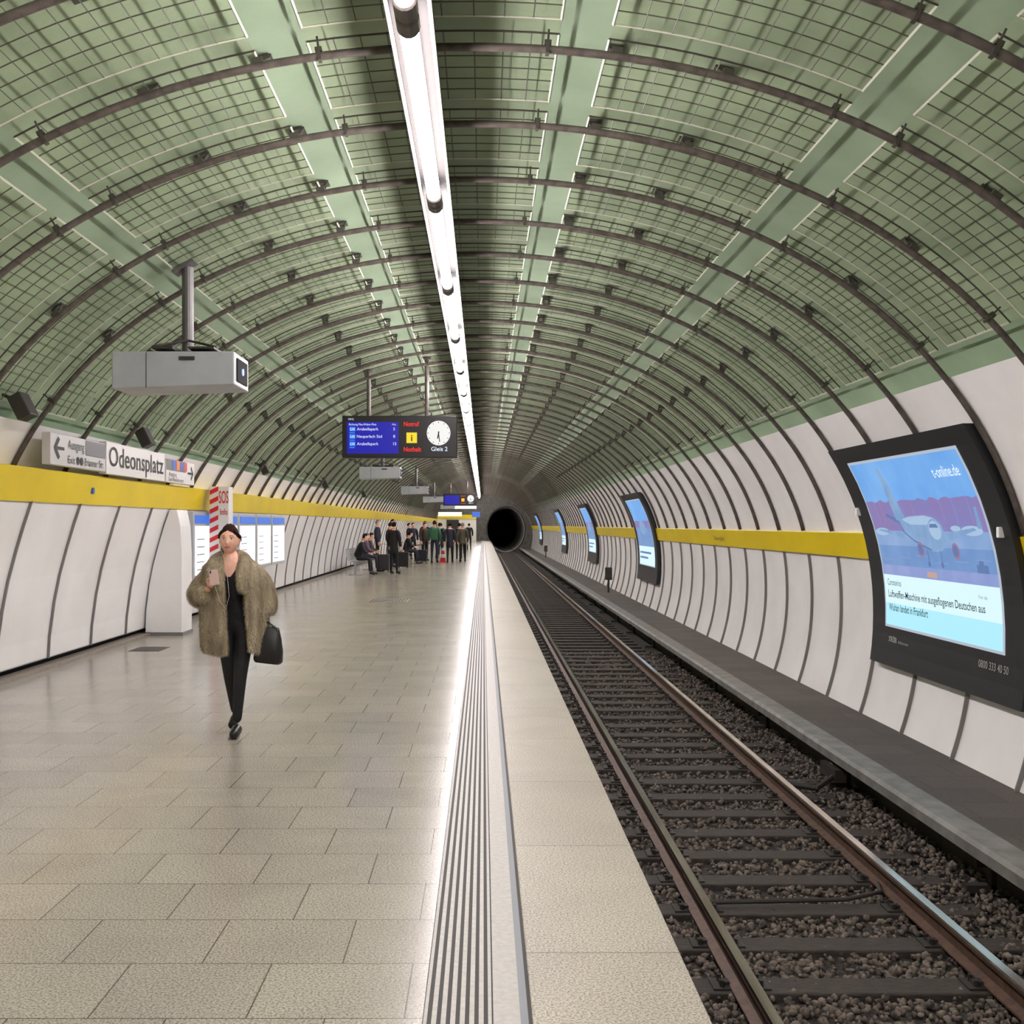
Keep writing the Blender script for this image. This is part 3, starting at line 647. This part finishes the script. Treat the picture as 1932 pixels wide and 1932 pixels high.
def remesh(V,F,vox,smooth=2,fac=.5):
    me=bpy.data.meshes.new('rm'); me.from_pydata(V.tolist(),[],F); ob=bpy.data.objects.new('rm',me); COL.objects.link(ob)
    md=ob.modifiers.new('r','REMESH'); md.mode='VOXEL'; md.voxel_size=vox
    if smooth: s=ob.modifiers.new('s','SMOOTH'); s.iterations=smooth; s.factor=fac
    dg=bpy.context.evaluated_depsgraph_get(); dg.update()
    m2=bpy.data.meshes.new_from_object(ob.evaluated_get(dg))
    VV=np.array([v.co[:] for v in m2.vertices]).reshape(-1,3); FF=[tuple(p.vertices) for p in m2.polygons]
    bpy.data.objects.remove(ob); bpy.data.meshes.remove(m2)
    return VV,FF
def hand(W,fd,ac,pl,curl=1.0,s=1.0):
    W=Vector(W);fd=Vector(fd).normalized();ac=Vector(ac).normalized();pl=Vector(pl).normalized(); out=[]
    spec=[(-.027,.078,(.040,.025,.020)),(-.009,.083,(.044,.028,.021)),(.010,.079,(.040,.026,.020)),(.027,.070,(.031,.020,.017))]
    for k,(a,mc,ph) in enumerate(spec):
        pts=[W+ac*a*.45*s, W+(ac*a*.8+fd*mc*.5)*s, W+(ac*a+fd*mc)*s]; rr=[.013,.013,.0105]; ang=0
        for L,ca,r in zip(ph,(.55,.95,.6),(.0092,.0086,.0072)):
            ang+=ca*curl*(1+.08*k); d=fd*math.cos(ang)+pl*math.sin(ang); pts.append(pts[-1]+d*L*s); rr.append(r)
        out.append(chain([(p.x,p.y,p.z,r*s) for p,r in zip(pts,rr)]))
    th=[W+(ac*-.012+fd*.012)*s, W+(ac*-.036+fd*.040+pl*.008)*s, W+(ac*-.048+fd*.066+pl*.02)*s, W+(ac*(-.048+.012*curl)+fd*.088+pl*.034)*s]
    out.append(chain([(p.x,p.y,p.z,r*s) for p,r in zip(th,(.014,.0125,.0105,.0085))]))
    return out
def headmesh(c,nu=48,nv=40,grow=1.0,feat=1.0,w=.073):
    vs=[];fs=[]
    for i in range(nv+1):
        th=math.pi*i/nv
        for j in range(nu):
            ph=2*math.pi*j/nu
            dx,dy,dz=math.sin(th)*math.cos(ph),math.sin(th)*math.sin(ph),math.cos(th)
            x,y,z=w*dx,.092*dy,.112*dz
            if dz<0: 
                x*=1-.17*(-dz)**1.6
                if dy>0: y*=1-.5*(-dz)
            if dy<0:
                y*=.93; g=math.exp
                d=.016*g(-(x/.010)**2-((z+.024)/.012)**2)+.007*g(-(x/.009)**2-((z+.002)/.022)**2)
                d-=.006*g(-((abs(x)-.031)/.014)**2-((z-.008)/.011)**2)
                d+=.002*g(-((abs(x)-.028)/.02)**2-((z-.030)/.008)**2)
                d+=.006*g(-(x/.022)**2-((z+.058)/.010)**2)-.003*g(-(x/.02)**2-((z+.057)/.0022)**2)
                d+=.005*g(-(x/.024)**2-((z+.094)/.014)**2)
                d+=.005*g(-((abs(x)-.042)/.018)**2-((z+.028)/.020)**2)
                y-=d*feat
            vs.append((c[0]+x*grow,c[1]+y*grow,c[2]+z*grow))
    for i in range(nv):
        for j in range(nu): fs.append((i*nu+j,(i+1)*nu+j,(i+1)*nu+(j+1)%nu,i*nu+(j+1)%nu))
    return np.array(vs),fs
def hairmesh(c,long=0.0,grow=1.07,w=.073,nu=40,nv=32,line=.066,vol=0.0):
    V,F=headmesh((0,0,0),nu,nv,grow,0,w); V=V.copy()
    keep=[]
    for f in F:
        m=V[list(f)].mean(0); x,y,z=m
        if y<-.02: ok= z> line+.010*max(0,1-abs(x)/.012) -.012*(abs(x)/.04)**2 - .35*max(0,abs(x)-.045)
        elif y<.02: ok= z> .045-(y+.02)*1.8
        else: ok= z>-.05-long
        if ok: keep.append(f)
    if vol:
        for i in range(len(V)):
            x,y,z=V[i]; k=max(0,min(1,(z-.05)/.06))
            r_=1+vol*k*(.8+.2*math.sin(x*260))-.03*math.exp(-(x/.004)**2)*k; V[i]=(x*(1+vol*.4*k),y*(1+vol*.4*k*(1 if y>0 else .1)),z*r_)
    V=V+np.array([c[0],c[1]+.004,c[2]+.001])
    return V,keep
M_skin=nmat('skin',(234,186,164),.55,rgb2=(226,174,152),nscale=30,spec=.3); M_lips=nmat('lips',(196,108,102),.5); M_brow=nmat('brow',(98,68,54),.8)
M_eye=nmat('eye_white',(228,222,218),.3); M_iris=nmat('iris',(50,38,30),.2)
M_hairb=nmat('hair_brown',(56,31,24),.85,rgb2=(28,16,13),nscale=60,stretch=(4,1,1),spec=.15); M_hairg=nmat('hair_grey',(120,116,110),.8,spec=.2); M_hairk=nmat('hair_black',(18,15,15),.8,spec=.2)
M_blk=nmat('black_cloth',(13,13,15),.75,rgb2=(20,20,23),nscale=20); M_shoe=nmat('black_leather',(14,13,13),.4)
# ---------------------------------------------------------------- main woman (local, facing -Y)
WX,WY=-1.91,8.60
sk_pts=[(-.01,0,.86,.118),(-.02,0,1.02,.098),(-.03,.005,1.19,.118),(-.045,.01,1.32,.062),(-.052,.0,1.40,.048),(-.053,-.005,1.45,.048),
 (-.165,.01,1.295,.055),(-.305,.03,1.06,.042),(-.17,-.19,1.14,.028),
 (.115,.01,1.295,.055),(.215,.03,1.06,.042),(.225,-.03,.885,.028),
 (-.085,0,.82,.085),(-.055,.0,.46,.056),(-.045,.16,.13,.036),
 (.065,-.01,.82,.085),(.045,-.10,.46,.056),(.025,-.12,.10,.036)]
ed=[(0,1),(1,2),(2,3),(3,4),(4,5),(3,6),(6,7),(7,8),(3,9),(9,10),(10,11),(0,12),(12,13),(13,14),(0,15),(15,16),(16,17)]
ft=[chain([(-.045,.17,.12,.034),(-.05,.12,.07,.032),(-.055,.05,.035,.028)]),chain([(.025,-.11,.07,.036),(.028,-.19,.045,.034),(.03,-.27,.035,.026)])]
HC=(-.053,-.02,1.503)
hR=hand((-.162,-.205,1.148),(.45,-.35,.75),(.75,.25,-.35),(.35,-.8,-.3),curl=.75,s=.95)
hL=hand((.225,-.03,.885),(.05,-.12,-1),(0,1,-.1),(-1,0,0),curl=1.5,s=.95)
ears=MB(); ears.ball((HC[0]-.073,HC[1]+.01,HC[2]-.005),(.010,.018,.03)); ears.ball((HC[0]+.073,HC[1]+.01,HC[2]-.005),(.010,.018,.03))
V,F=merge([skin([(sk_pts,ed)],2),skin(ft+hR+hL,1),headmesh(HC,96,80),(ears.v,ears.f)])
V,F=remesh(V,F,.0042,1,.35)
mi=[]
C=np.array([V[list(f)].mean(0) for f in F])
for c in C:
    x,y,z=c-np.array(HC); k=3
    neck=c[2]>1.30 or (c[2]>1.22 and c[1]<-.05 and abs(c[0]+.045)<(c[2]-1.20)*.7)
    if neck or (c[0]<-.09 and c[1]<-.17 and c[2]>1.1) or (c[0]>.17 and c[2]<.92 and c[2]>.7): k=0
    if abs(z)<.12 and y<-.03:
        if (x/.024)**2+((z+.057-abs(x)*.08)/.0072)**2<1 and y<-.05: k=1
        if (abs(abs(x)-.032)<.015) and abs(z-.032+.10*max(0,abs(x)-.032))<.0024: k=2
        if (abs(abs(x)-.031)<.0135) and abs(z-.0180+18*(abs(x)-.031)**2)<.0022: k=2
    mi.append(k)
root=mkobj('person',V,F,[M_skin,M_lips,M_brow,M_blk],mi=mi,smooth=True,label='woman in beige fur coat walking with phone and handbag',cat='person')
root.location=(WX,WY,0)
for s in(-1,1):
    b=MB(); b.ball((HC[0]+s*.031,HC[1]-.0635,HC[2]+.008),(.0115,.0115,.0085),14,10,0); e=b.obj('eye',[M_eye],parent=root,local=True,smooth=True)
    b=MB(); b.ball((HC[0]+s*.031,HC[1]-.0717,HC[2]+.0085),(.0056,.0045,.0058),12,8,0); b.obj('iris',[M_iris],parent=e,local=True)
V,F=hairmesh(HC,0,1.035,nu=96,nv=72,line=.064,vol=.10)
hb=MB(); hb.add(V,F); hb.ball((HC[0],HC[1]+.095,HC[2]+.02),(.035,.035,.035))
for s in(-1,1): # soft strands swept over the ears to the back
    hb.tube([(HC[0]+s*.045,HC[1]-.055,HC[2]+.070),(HC[0]+s*.066,HC[1]-.030,HC[2]+.045),(HC[0]+s*.076,HC[1]+.005,HC[2]+.022),(HC[0]+s*.066,HC[1]+.05,HC[2]-.0),(HC[0]+s*.03,HC[1]+.085,HC[2]-.01)],[.006,.010,.012,.014,.012],8)
h=hb.obj('hair',[M_hairb],parent=root,local=True,smooth=True); 
sd=h.modifiers.new('s','SOLIDIFY'); sd.thickness=.004
for pts in([(-.045,.19,.115,.040),(-.05,.13,.08,.040),(-.055,.05,.042,.036)],[(.025,-.09,.06,.044),(.028,-.18,.046,.044),(.03,-.28,.035,.034)]):
    V,F=skin([chain(pts)],2); V[:,2]=np.maximum(V[:,2],.004); mkobj('shoe',V,F,M_shoe,parent=root,local=True,smooth=True)
# coat
def coat_mesh():
    rows=[(.640,-.01,.240,.185),(.70,-.015,.250,.188),(.85,-.02,.252,.188),(1.0,-.026,.246,.18),(1.12,-.03,.24,.172),(1.22,-.035,.232,.16),(1.29,-.04,.21,.138),(1.335,-.045,.155,.108),(1.37,-.048,.10,.085)]
    gaps=[(-.005,.10),(-.008,.095),(-.015,.085),(-.025,.07),(-.035,.065),(-.045,.06),(-.055,.05),(-.06,.045),(-.06,.04)]
    nu=48; vs=[];fs=[]
    for (z,cx,rx,ry),(g0,g1) in zip(rows,gaps):
        a0=-math.pi/2+math.asin(max(-.95,min(.95,(g1+.02-cx)/rx))); a1=-math.pi/2+math.asin(max(-.95,min(.95,(g0-.02-cx)/rx)))+2*math.pi
        for j in range(nu+1):
            a=a0+(a1-a0)*j/nu
            k=1+.045*math.sin(a*8+z*4)*(1.35-z)
            vs.append((cx+rx*k*math.cos(a),ry*k*math.sin(a)+.005,z+(.016*math.sin(a*4) if z<.65 else 0)))
    for i in range(len(rows)-1):
        for j in range(nu):
            p=i*(nu+1)+j; fs.append((p,p+1,p+nu+2,p+nu+1))
    me=bpy.data.meshes.new('c'); me.from_pydata(vs,[],fs); ob=bpy.data.objects.new('c',me); COL.objects.link(ob)
    s=ob.modifiers.new('s','SOLIDIFY'); s.thickness=.036; s.offset=0
    dg=bpy.context.evaluated_depsgraph_get(); dg.update(); m2=bpy.data.meshes.new_from_object(ob.evaluated_get(dg))
    r=(np.array([v.co[:] for v in m2.vertices]),[tuple(p.vertices) for p in m2.polygons]); bpy.data.objects.remove(ob); return r
sl1=skin([chain([(-.13,.01,1.285,.080),(-.225,.02,1.20,.096),(-.31,.03,1.10,.098),(-.295,-.05,1.05,.096),(-.215,-.14,1.10,.084),(-.185,-.175,1.125,.074)]),
          chain([(.09,.01,1.285,.080),(.185,.02,1.19,.092),(.23,.03,1.07,.09),(.235,.0,.97,.085),(.235,-.015,.93,.080)])],2)
col=skin([chain([(-.085,-.18,1.10,.036),(-.125,-.17,1.19,.056),(-.16,-.125,1.27,.064),(-.17,-.03,1.335,.060),(-.13,.05,1.375,.056),(-.05,.085,1.385,.054),(.03,.05,1.375,.056),(.075,-.03,1.335,.060),(.075,-.125,1.27,.062),(.08,-.17,1.19,.054),(.085,-.18,1.10,.036)])],2)
V,F=merge([coat_mesh(),sl1,col]); V,F=remesh(V,F,.011,2,.5)
T=np.array([(f[0],f[1],f[2]) for f in F]+[(f[0],f[2],f[3]) for f in F if len(f)==4])
A,B,Cc=V[T[:,0]],V[T[:,1]],V[T[:,2]]; NR=np.cross(B-A,Cc-A); ar=np.linalg.norm(NR,axis=1); NR=NR/np.maximum(ar,1e-9)[:,None]
NBL=60000; idx=np.random.choice(len(T),NBL,p=ar/ar.sum()); r1=np.sqrt(np.random.rand(NBL,1)); r2=np.random.rand(NBL,1)
P=A[idx]*(1-r1)+B[idx]*r1*(1-r2)+Cc[idx]*r1*r2; nn=NR[idx]
d=nn*.5+np.array([0,0,-.8])+np.random.uniform(-.35,.35,(NBL,3)); d/=np.linalg.norm(d,axis=1)[:,None]
sd_=np.cross(d,nn+np.random.uniform(-.3,.3,(NBL,3))); sd_/=np.maximum(np.linalg.norm(sd_,axis=1),1e-6)[:,None]
ln=np.random.uniform(.014,.030,(NBL,1)); o=len(V)
V2=np.vstack([V,np.stack([P-sd_*.0014,P+sd_*.0014,P+d*ln],1).reshape(-1,3)])
F2=F+[(o+3*i,o+3*i+1,o+3*i+2) for i in range(NBL)]
M_fur=nmat('fur_beige',(164,150,126),.9,rgb2=(104,93,76),nscale=7,stretch=(2.2,2.2,.6),contrast=(.3,.7),spec=.2)
M_fur2=nmat('fur_tips',(200,187,162),.9,rgb2=(126,113,92),nscale=8,stretch=(2.2,2.2,.6),contrast=(.3,.7),spec=.2)
mkobj('fur_coat',V2,F2,[M_fur,M_fur2],mi=[0]*len(F)+[1]*NBL,parent=root,local=True,label='open beige-brown fur coat')
def wloc(p): return (p[0]+WX,p[1]+WY,p[2])
M_phone=nmat('phone_white',(225,195,188),.25)
b=MB(); ax,az=Vector((1,.15,.12)).normalized(),Vector((-.05,-.35,1)).normalized()
ay=az.cross(ax); PC=(-.105,-.305,1.225)
b.obox(wloc(PC),ax,ay,az,.034,.0045,.06); ph=b.obj('smartphone',[M_phone],org=wloc(PC),label='light pink smartphone held up in one hand',cat='phone',bevel=.004)
b=MB(); b.box(0,.012,0,.002,0,.022); v_=[wloc((PC[0]-.026+p[0],PC[1]-.006-p[1]-.018,PC[2]+.03+p[2])) for p in b.v]; mkobj('camera_bump',v_,b.f,M_dark,parent=ph)
b=MB(); b.tube([wloc(p) for p in((-.10,-.30,1.165),(-.07,-.27,1.05),(-.035,-.22,.98),(-.015,-.20,1.08),(-.03,-.19,1.22),(-.055,-.15,1.33),(-.10,-.09,1.42),(-.127,-.02,1.49))],.0013,6); b.obj('earphone_cable',[nmat('cable_white',(215,212,208),.5)],org=wloc((-.10,-.30,1.165)),label='thin white earphone cable running from phone to ear',cat='earphones')
# handbag
rows=[(.0,.100,.050),(.02,.112,.060),(.10,.108,.060),(.20,.086,.045),(.26,.064,.022),(.28,.056,.014)]
vs=[];fs=[];nu=32
for z,rx,ry in rows:
    for j in range(nu):
        a=2*math.pi*j/nu; ca,sa=math.cos(a),math.sin(a); k=1+.035*math.sin(5*a+z*20)
        vs.append((math.copysign(abs(ca)**.6,ca)*rx*k,math.copysign(abs(sa)**.6,sa)*ry*k,z))
for i in range(len(rows)-1):
    for j in range(nu): fs.append((i*nu+j,i*nu+(j+1)%nu,(i+1)*nu+(j+1)%nu,(i+1)*nu+j))
fs.append(tuple(range(nu))[::-1]); fs.append(tuple((len(rows)-1)*nu+j for j in range(nu)))
BO=(WX+.245,WY-.05,.555); Rm=Matrix.Rotation(.12,3,'Y')
vs=[tuple(Rm@Vector(v)+Vector(BO)) for v in vs]
bag=mkobj('handbag',vs,fs,M_shoe,org=BO,smooth=True,label='black leather handbag carried by its straps',cat='handbag')
for yy in(-.02,.02):
    b=MB(); b.tube([tuple(Rm@Vector(p)+Vector(BO)) for p in((-.055,yy,.23),(-.06,yy*.7,.27),(-.05,yy*.3,.30),(-.03,0,.315),(-.01,yy*.3,.30),(.04,yy*.7,.27),(.055,yy,.23))],.007,8); b.obj('strap',[M_shoe],parent=bag,smooth=True)
# ---------------------------------------------------------------- background people
def person(x,y,rot,pose,label,coat,trou,hair,coatlen=.0,longh=0.0,s=1.0,lean=0.0,backpack=None):
    L=lean
    if pose=='sit':
        P=[(0,0,.53,.125),(0,-.03-L*.3,.70,.115),(0,-.04-L*.8,.90,.14),(0,-.04-L*1.2,1.04,.065),(0,-.05-L*1.4,1.12,.05),
           (-.17,-.04-L,1.0,.058),(-.22,-.12-L,.76,.044),(-.12,-.32-L*.4,.70,.03),(.17,-.04-L,1.0,.058),(.22,-.12-L,.76,.044),(.12,-.32-L*.4,.70,.03),
           (-.09,-.03,.53,.085),(-.11,-.43,.52,.062),(-.10,-.45,.10,.042),(.09,-.03,.53,.085),(.11,-.43,.52,.062),(.10,-.50,.10,.042)]
        hc=(0,-.07-L*1.6,1.22); hz=(( -.12,-.33-L*.4,.70),(.12,-.33-L*.4,.70)); hd=(0,-1,-.1)
    else:
        w=.16 if pose=='walk' else .02
        P=[(0,0,.93,.125),(0,0,1.08,.118),(0,0,1.27,.145),(0,0,1.43,.07),(0,-.005,1.50,.05),
           (-.17,0,1.38,.06),(-.23,.02,1.12,.046),(-.22,-.06,.89,.03),(.17,0,1.38,.06),(.23,.02,1.12,.046),(.22,-.06,.89,.03),
           (-.09,0,.88,.088),(-.10,-w*.6,.48,.062),(-.10,-w,.09,.042),(.09,0,.88,.088),(.10,w*.1,.48,.062),(.10,w*1.2,.10,.042)]
        hc=(0,-.015,1.60); hz=((-.22,-.06,.89),(.22,-.06,.89)); hd=(0,-.15,-1)
    E=[(0,1),(1,2),(2,3),(3,4),(3,5),(5,6),(6,7),(3,8),(8,9),(9,10),(0,11),(11,12),(12,13),(0,14),(14,15),(15,16)]
    feet=[chain([(P[i][0],P[i][1],.07,.042),(P[i][0]*1.1,P[i][1]-.1,.045,.04),(P[i][0]*1.15,P[i][1]-.18,.035,.03)]) for i in(13,16)]
    hs=hand(hz[0],hd,(0,1,0) if hd[2]<-.5 else (1,0,0),(1,0,0) if hd[2]<-.5 else(0,0,-1),.6)+hand(hz[1],hd,(0,1,0) if hd[2]<-.5 else (-1,0,0),(-1,0,0) if hd[2]<-.5 else(0,0,-1),.6)
    neck=[chain([(P[4][0],P[4][1],P[4][2]-.02,.05),(hc[0],hc[1]+.01,hc[2]-.05,.05)])]
    parts=[skin([(P,E)],1),skin(feet+hs+neck,0),headmesh(hc,20,18,1.0,1.0)]
    V,F=merge(parts); nb=len(parts[0][1])
    C=np.array([V[list(f)].mean(0) for f in F]); mi=[]
    hip=P[0][2]
    for i,c in enumerate(C):
        if c[2]>P[4][2]-.05: k=0
        elif c[2]<.085: k=3
        elif i>=nb and c[2]>.2: k=0
        elif pose!='sit' and c[2]<hip+.02: k=1
        elif pose=='sit' and c[2]<.62 : k=1
        else: k=2
        mi.append(k)
    r=mkobj('person',V,F,[M_skin,trou,coat,M_shoe],mi=mi,smooth=True,label=label,cat='person')
    r.location=(x,y,0); r.rotation_euler=(0,0,rot); r.scale=(s,s,s)
    J=[(p[0],p[1],p[2],(p[3] if not isinstance(p[3],tuple) else p[3][0])+.024) for p in P[:3]]+[(P[3][0],P[3][1],P[3][2]-.02,.085)]
    J+=[(P[i][0],P[i][1],P[i][2],P[i][3]+.02) for i in(5,6,7,8,9,10)]
    JE=[(0,1),(1,2),(2,3),(3,4),(4,5),(5,6),(3,7),(7,8),(8,9)]
    if coatlen>0 and pose!='sit':
        J.append((0,0,.93-coatlen,.17)); JE.append((0,len(J)-1))
    V,F=skin([(J,JE)],1); mkobj('jacket',V,F,coat,parent=r,local=True,smooth=True)
    V,F=hairmesh(hc,longh,1.09,nu=20,nv=18,line=.06); hb=MB(); hb.add(V,F)
    if longh>0: hb.ball((hc[0],hc[1]+.05,hc[2]-.06-longh*.5),(.075,.05,.09+longh),12,8)
    hb.obj('hair',[hair],parent=r,local=True,smooth=True)
    if backpack:
        b=MB(); b.box(-.15,.15,.19,.34,.98,1.40); b.box(-.11,.11,.34,.39,1.02,1.22); b.tube([(-.09,.19,1.40),(-.10,0,1.49),(-.09,-.19,1.38)],.018,6); b.tube([(.09,.19,1.40),(.10,0,1.49),(.09,-.19,1.38)],.018,6)
        bp=b.obj('backpack',[backpack],local=False,label='green backpack worn over a green jacket',cat='backpack',bevel=.03); bp.location=(x,y,0); bp.rotation_euler=(0,0,rot)
    return r
c_blk=nmat('coat_black',(22,22,25),.8); c_navy=nmat('coat_navy',(34,38,54),.8); c_grn=nmat('jacket_green',(40,100,76),.7); c_oli=nmat('jacket_olive',(76,70,56),.8); c_gry=nmat('coat_grey',(80,78,84),.8); c_brn=nmat('coat_brown',(62,46,36),.8); t_jean=nmat('jeans_blue',(38,46,70),.8); c_pur=nmat('coat_purple',(86,70,94),.8)
pi=math.pi
person(-4.12,36.0,pi/2,'sit','seated person in black jacket leaning forward on the metal bench',c_blk,M_blk,M_hairk,lean=.14)
person(-4.12,38.3,pi/2,'sit','seated person in purple-grey coat on the metal bench',c_pur,t_jean,M_hairg,lean=.03)
person(-4.12,39.4,pi/2,'sit','seated person in brown coat on the metal bench',c_brn,M_blk,M_hairb,lean=.05)
person(-2.95,36.6,pi*.85,'stand','standing person in long black coat with luggage',c_blk,M_blk,M_hairk,coatlen=.3)
person(-4.2,44.0,pi*.5,'stand','standing grey-haired person in dark coat',c_navy,M_blk,M_hairg,s=1.06)
person(-3.85,47.0,pi*.3,'stand','tall standing man in dark brown coat',c_brn,M_blk,M_hairb,s=1.08)
person(-3.25,45.9,pi*.55,'sit','seated person in black coat on the central bench',c_blk,M_blk,M_hairk,lean=.1)
person(-3.25,46.55,pi*.5,'sit','seated person in grey coat on the central bench',c_gry,M_blk,M_hairb,lean=.04)
person(-3.25,47.2,pi*.55,'sit','seated person in navy coat on the central bench',c_navy,t_jean,M_hairb,lean=.05)
person(-2.87,54.5,0,'stand','standing person in dark coat facing along the platform',c_blk,M_blk,M_hairk,s=1.05)
person(-2.07,47.0,pi,'walk','walking person in green jacket seen from behind',c_grn,t_jean,M_hairb,s=1.05,backpack=nmat('backpack_green',(50,96,60),.7))
person(-1.42,47.2,pi,'walk','walking person in long navy coat seen from behind',c_navy,M_blk,M_hairk,coatlen=.3)
person(-.90,48.2,pi,'walk','walking person in olive jacket seen from behind',c_oli,M_blk,M_hairg,coatlen=.1)
person(-1.7,56.0,0,'walk','person in grey coat walking along the platform',c_gry,t_jean,M_hairb)
person(-.93,72.0,pi,'walk','person in dark coat far along the platform',c_blk,M_blk,M_hairk)
person(-2.3,60.0,pi,'stand','standing person in grey coat among waiting passengers',c_gry,M_blk,M_hairk)
person(-3.3,52.0,.4,'stand','standing person in navy coat near the central bench',c_navy,M_blk,M_hairb)
person(-1.2,62.0,pi,'walk','person in brown coat walking away along the platform',c_brn,t_jean,M_hairb)
person(-3.55,42.3,pi*.7,'stand','standing person in dark jacket near the bench',c_blk,t_jean,M_hairb)
person(-4.1,49.5,pi*.5,'stand','standing person in grey coat by the wall',c_gry,M_blk,M_hairk,s=1.04)
person(-2.65,50.0,pi*.2,'stand','standing person in brown coat among waiting passengers',c_brn,M_blk,M_hairb)
person(-1.15,52.5,pi,'walk','person in black coat walking away in the crowd',c_blk,M_blk,M_hairk,coatlen=.15)
person(-3.9,58.0,pi*.5,'stand','standing person in black coat by the platform wall',c_blk,M_blk,M_hairk)
person(-2.1,53.0,pi*.9,'walk','person in black coat walking among waiting passengers',c_blk,t_jean,M_hairk,coatlen=.2)
# benches
M_chrome=nmat('bench_steel',(176,178,180),.3,metal=.7)
def bench(x,y,n,rot=0):
    b=MB(); L=n*.62
    b.box(-.05,.05,0,L,.34,.40)
    for yy in(.25,L-.3): b.box(-.04,.04,yy,yy+.06,0,.34); b.box(-.22,.22,yy-.01,yy+.07,0,.025)
    r=b.obj('bench',[M_chrome],label='row of silver wire-mesh seats on a steel beam',cat='bench',group='platform seating')
    r.location=(x,y,0)
    for i in range(n):
        b=MB(); y0=.04+i*.62
        prof=[(.24,.44),(.18,.455),(-.14,.43),(-.20,.47),(-.25,.62),(-.28,.84)]
        for yy in np.linspace(y0+.02,y0+.54,9): b.tube([(p[0],yy,p[1]) for p in prof],.008,5)
        for j in range(len(prof)-1):
            for t in(0,.33,.66):
                px=prof[j][0]*(1-t)+prof[j+1][0]*t; pz=prof[j][1]*(1-t)+prof[j+1][1]*t; b.tube([(px,y0+.02,pz),(px,y0+.54,pz)],.007,5)
        b.box(-.08,.08,y0+.2,y0+.36,.40,.43)
        b.obj('seat',[M_chrome],parent=r,local=True)
    return r
bench(-4.12,35.4,8); bench(-3.3,45.4,4)
def suitcase(x,y,col,label,h=.6):
    b=MB(); b.box(x-.2,x+.2,y-.13,y+.13,.05,h); r=b.obj('suitcase',[col],org=(x,y,0),label=label,cat='suitcase',bevel=.03)
    b=MB(); b.tube([(x-.1,y+.1,h-.02),(x-.1,y+.1,h+.35),(x+.1,y+.1,h+.35),(x+.1,y+.1,h-.02)],.011,6); b.obj('pull_handle',[M_dark],parent=r)
    for sx in(-.15,.15):
        b=MB(); b.tube([(x+sx-.015,y+.09,.03),(x+sx+.015,y+.09,.03)],.03,10); b.tube([(x+sx-.015,y-.09,.03),(x+sx+.015,y-.09,.03)],.03,10); b.obj('wheel',[M_dark],parent=r)
suitcase(-3.45,38.4,nmat('case_darkgrey',(52,50,52),.5),'dark grey wheeled suitcase beside the bench')
suitcase(-3.0,41.5,nmat('case_black',(20,20,22),.4),'black wheeled suitcase standing on the platform')
suitcase(-2.62,47.6,nmat('case_navy',(28,30,52),.4),'dark blue wheeled suitcase near walking passengers',.55)
b=MB(); cx,cy=-1.75,47.9
b.box(cx-.16,cx+.16,cy-.16,cy+.16,0,.03,0)
for i,(z0,z1) in enumerate(((.03,.2),(.2,.35),(.35,.5),(.5,.62))): b.tube([(cx,cy,z0),(cx,cy,z1)],[.13-.13*z0,.13-.13*z1],14,i%2)
b.obj('traffic_cone',[M_red,M_signw],org=(cx,cy,0),label='red and white striped cone standing on platform',cat='cone')
# ---------------------------------------------------------------- camera, world
w=bpy.data.worlds.new('world'); S.world=w; w.use_nodes=True; w.node_tree.nodes['Background'].inputs[0].default_value=(.5,.5,.5,1); w.node_tree.nodes['Background'].inputs[1].default_value=.05
cam=bpy.data.cameras.new('camera'); co=bpy.data.objects.new('camera',cam); COL.objects.link(co)
co.location=(0,0,CAMH); co.rotation_euler=(math.pi/2,0,0); cam.sensor_width=36; cam.lens=39.0; cam.shift_x=54/1932; cam.shift_y=24/1932; cam.clip_end=400
S.camera=co
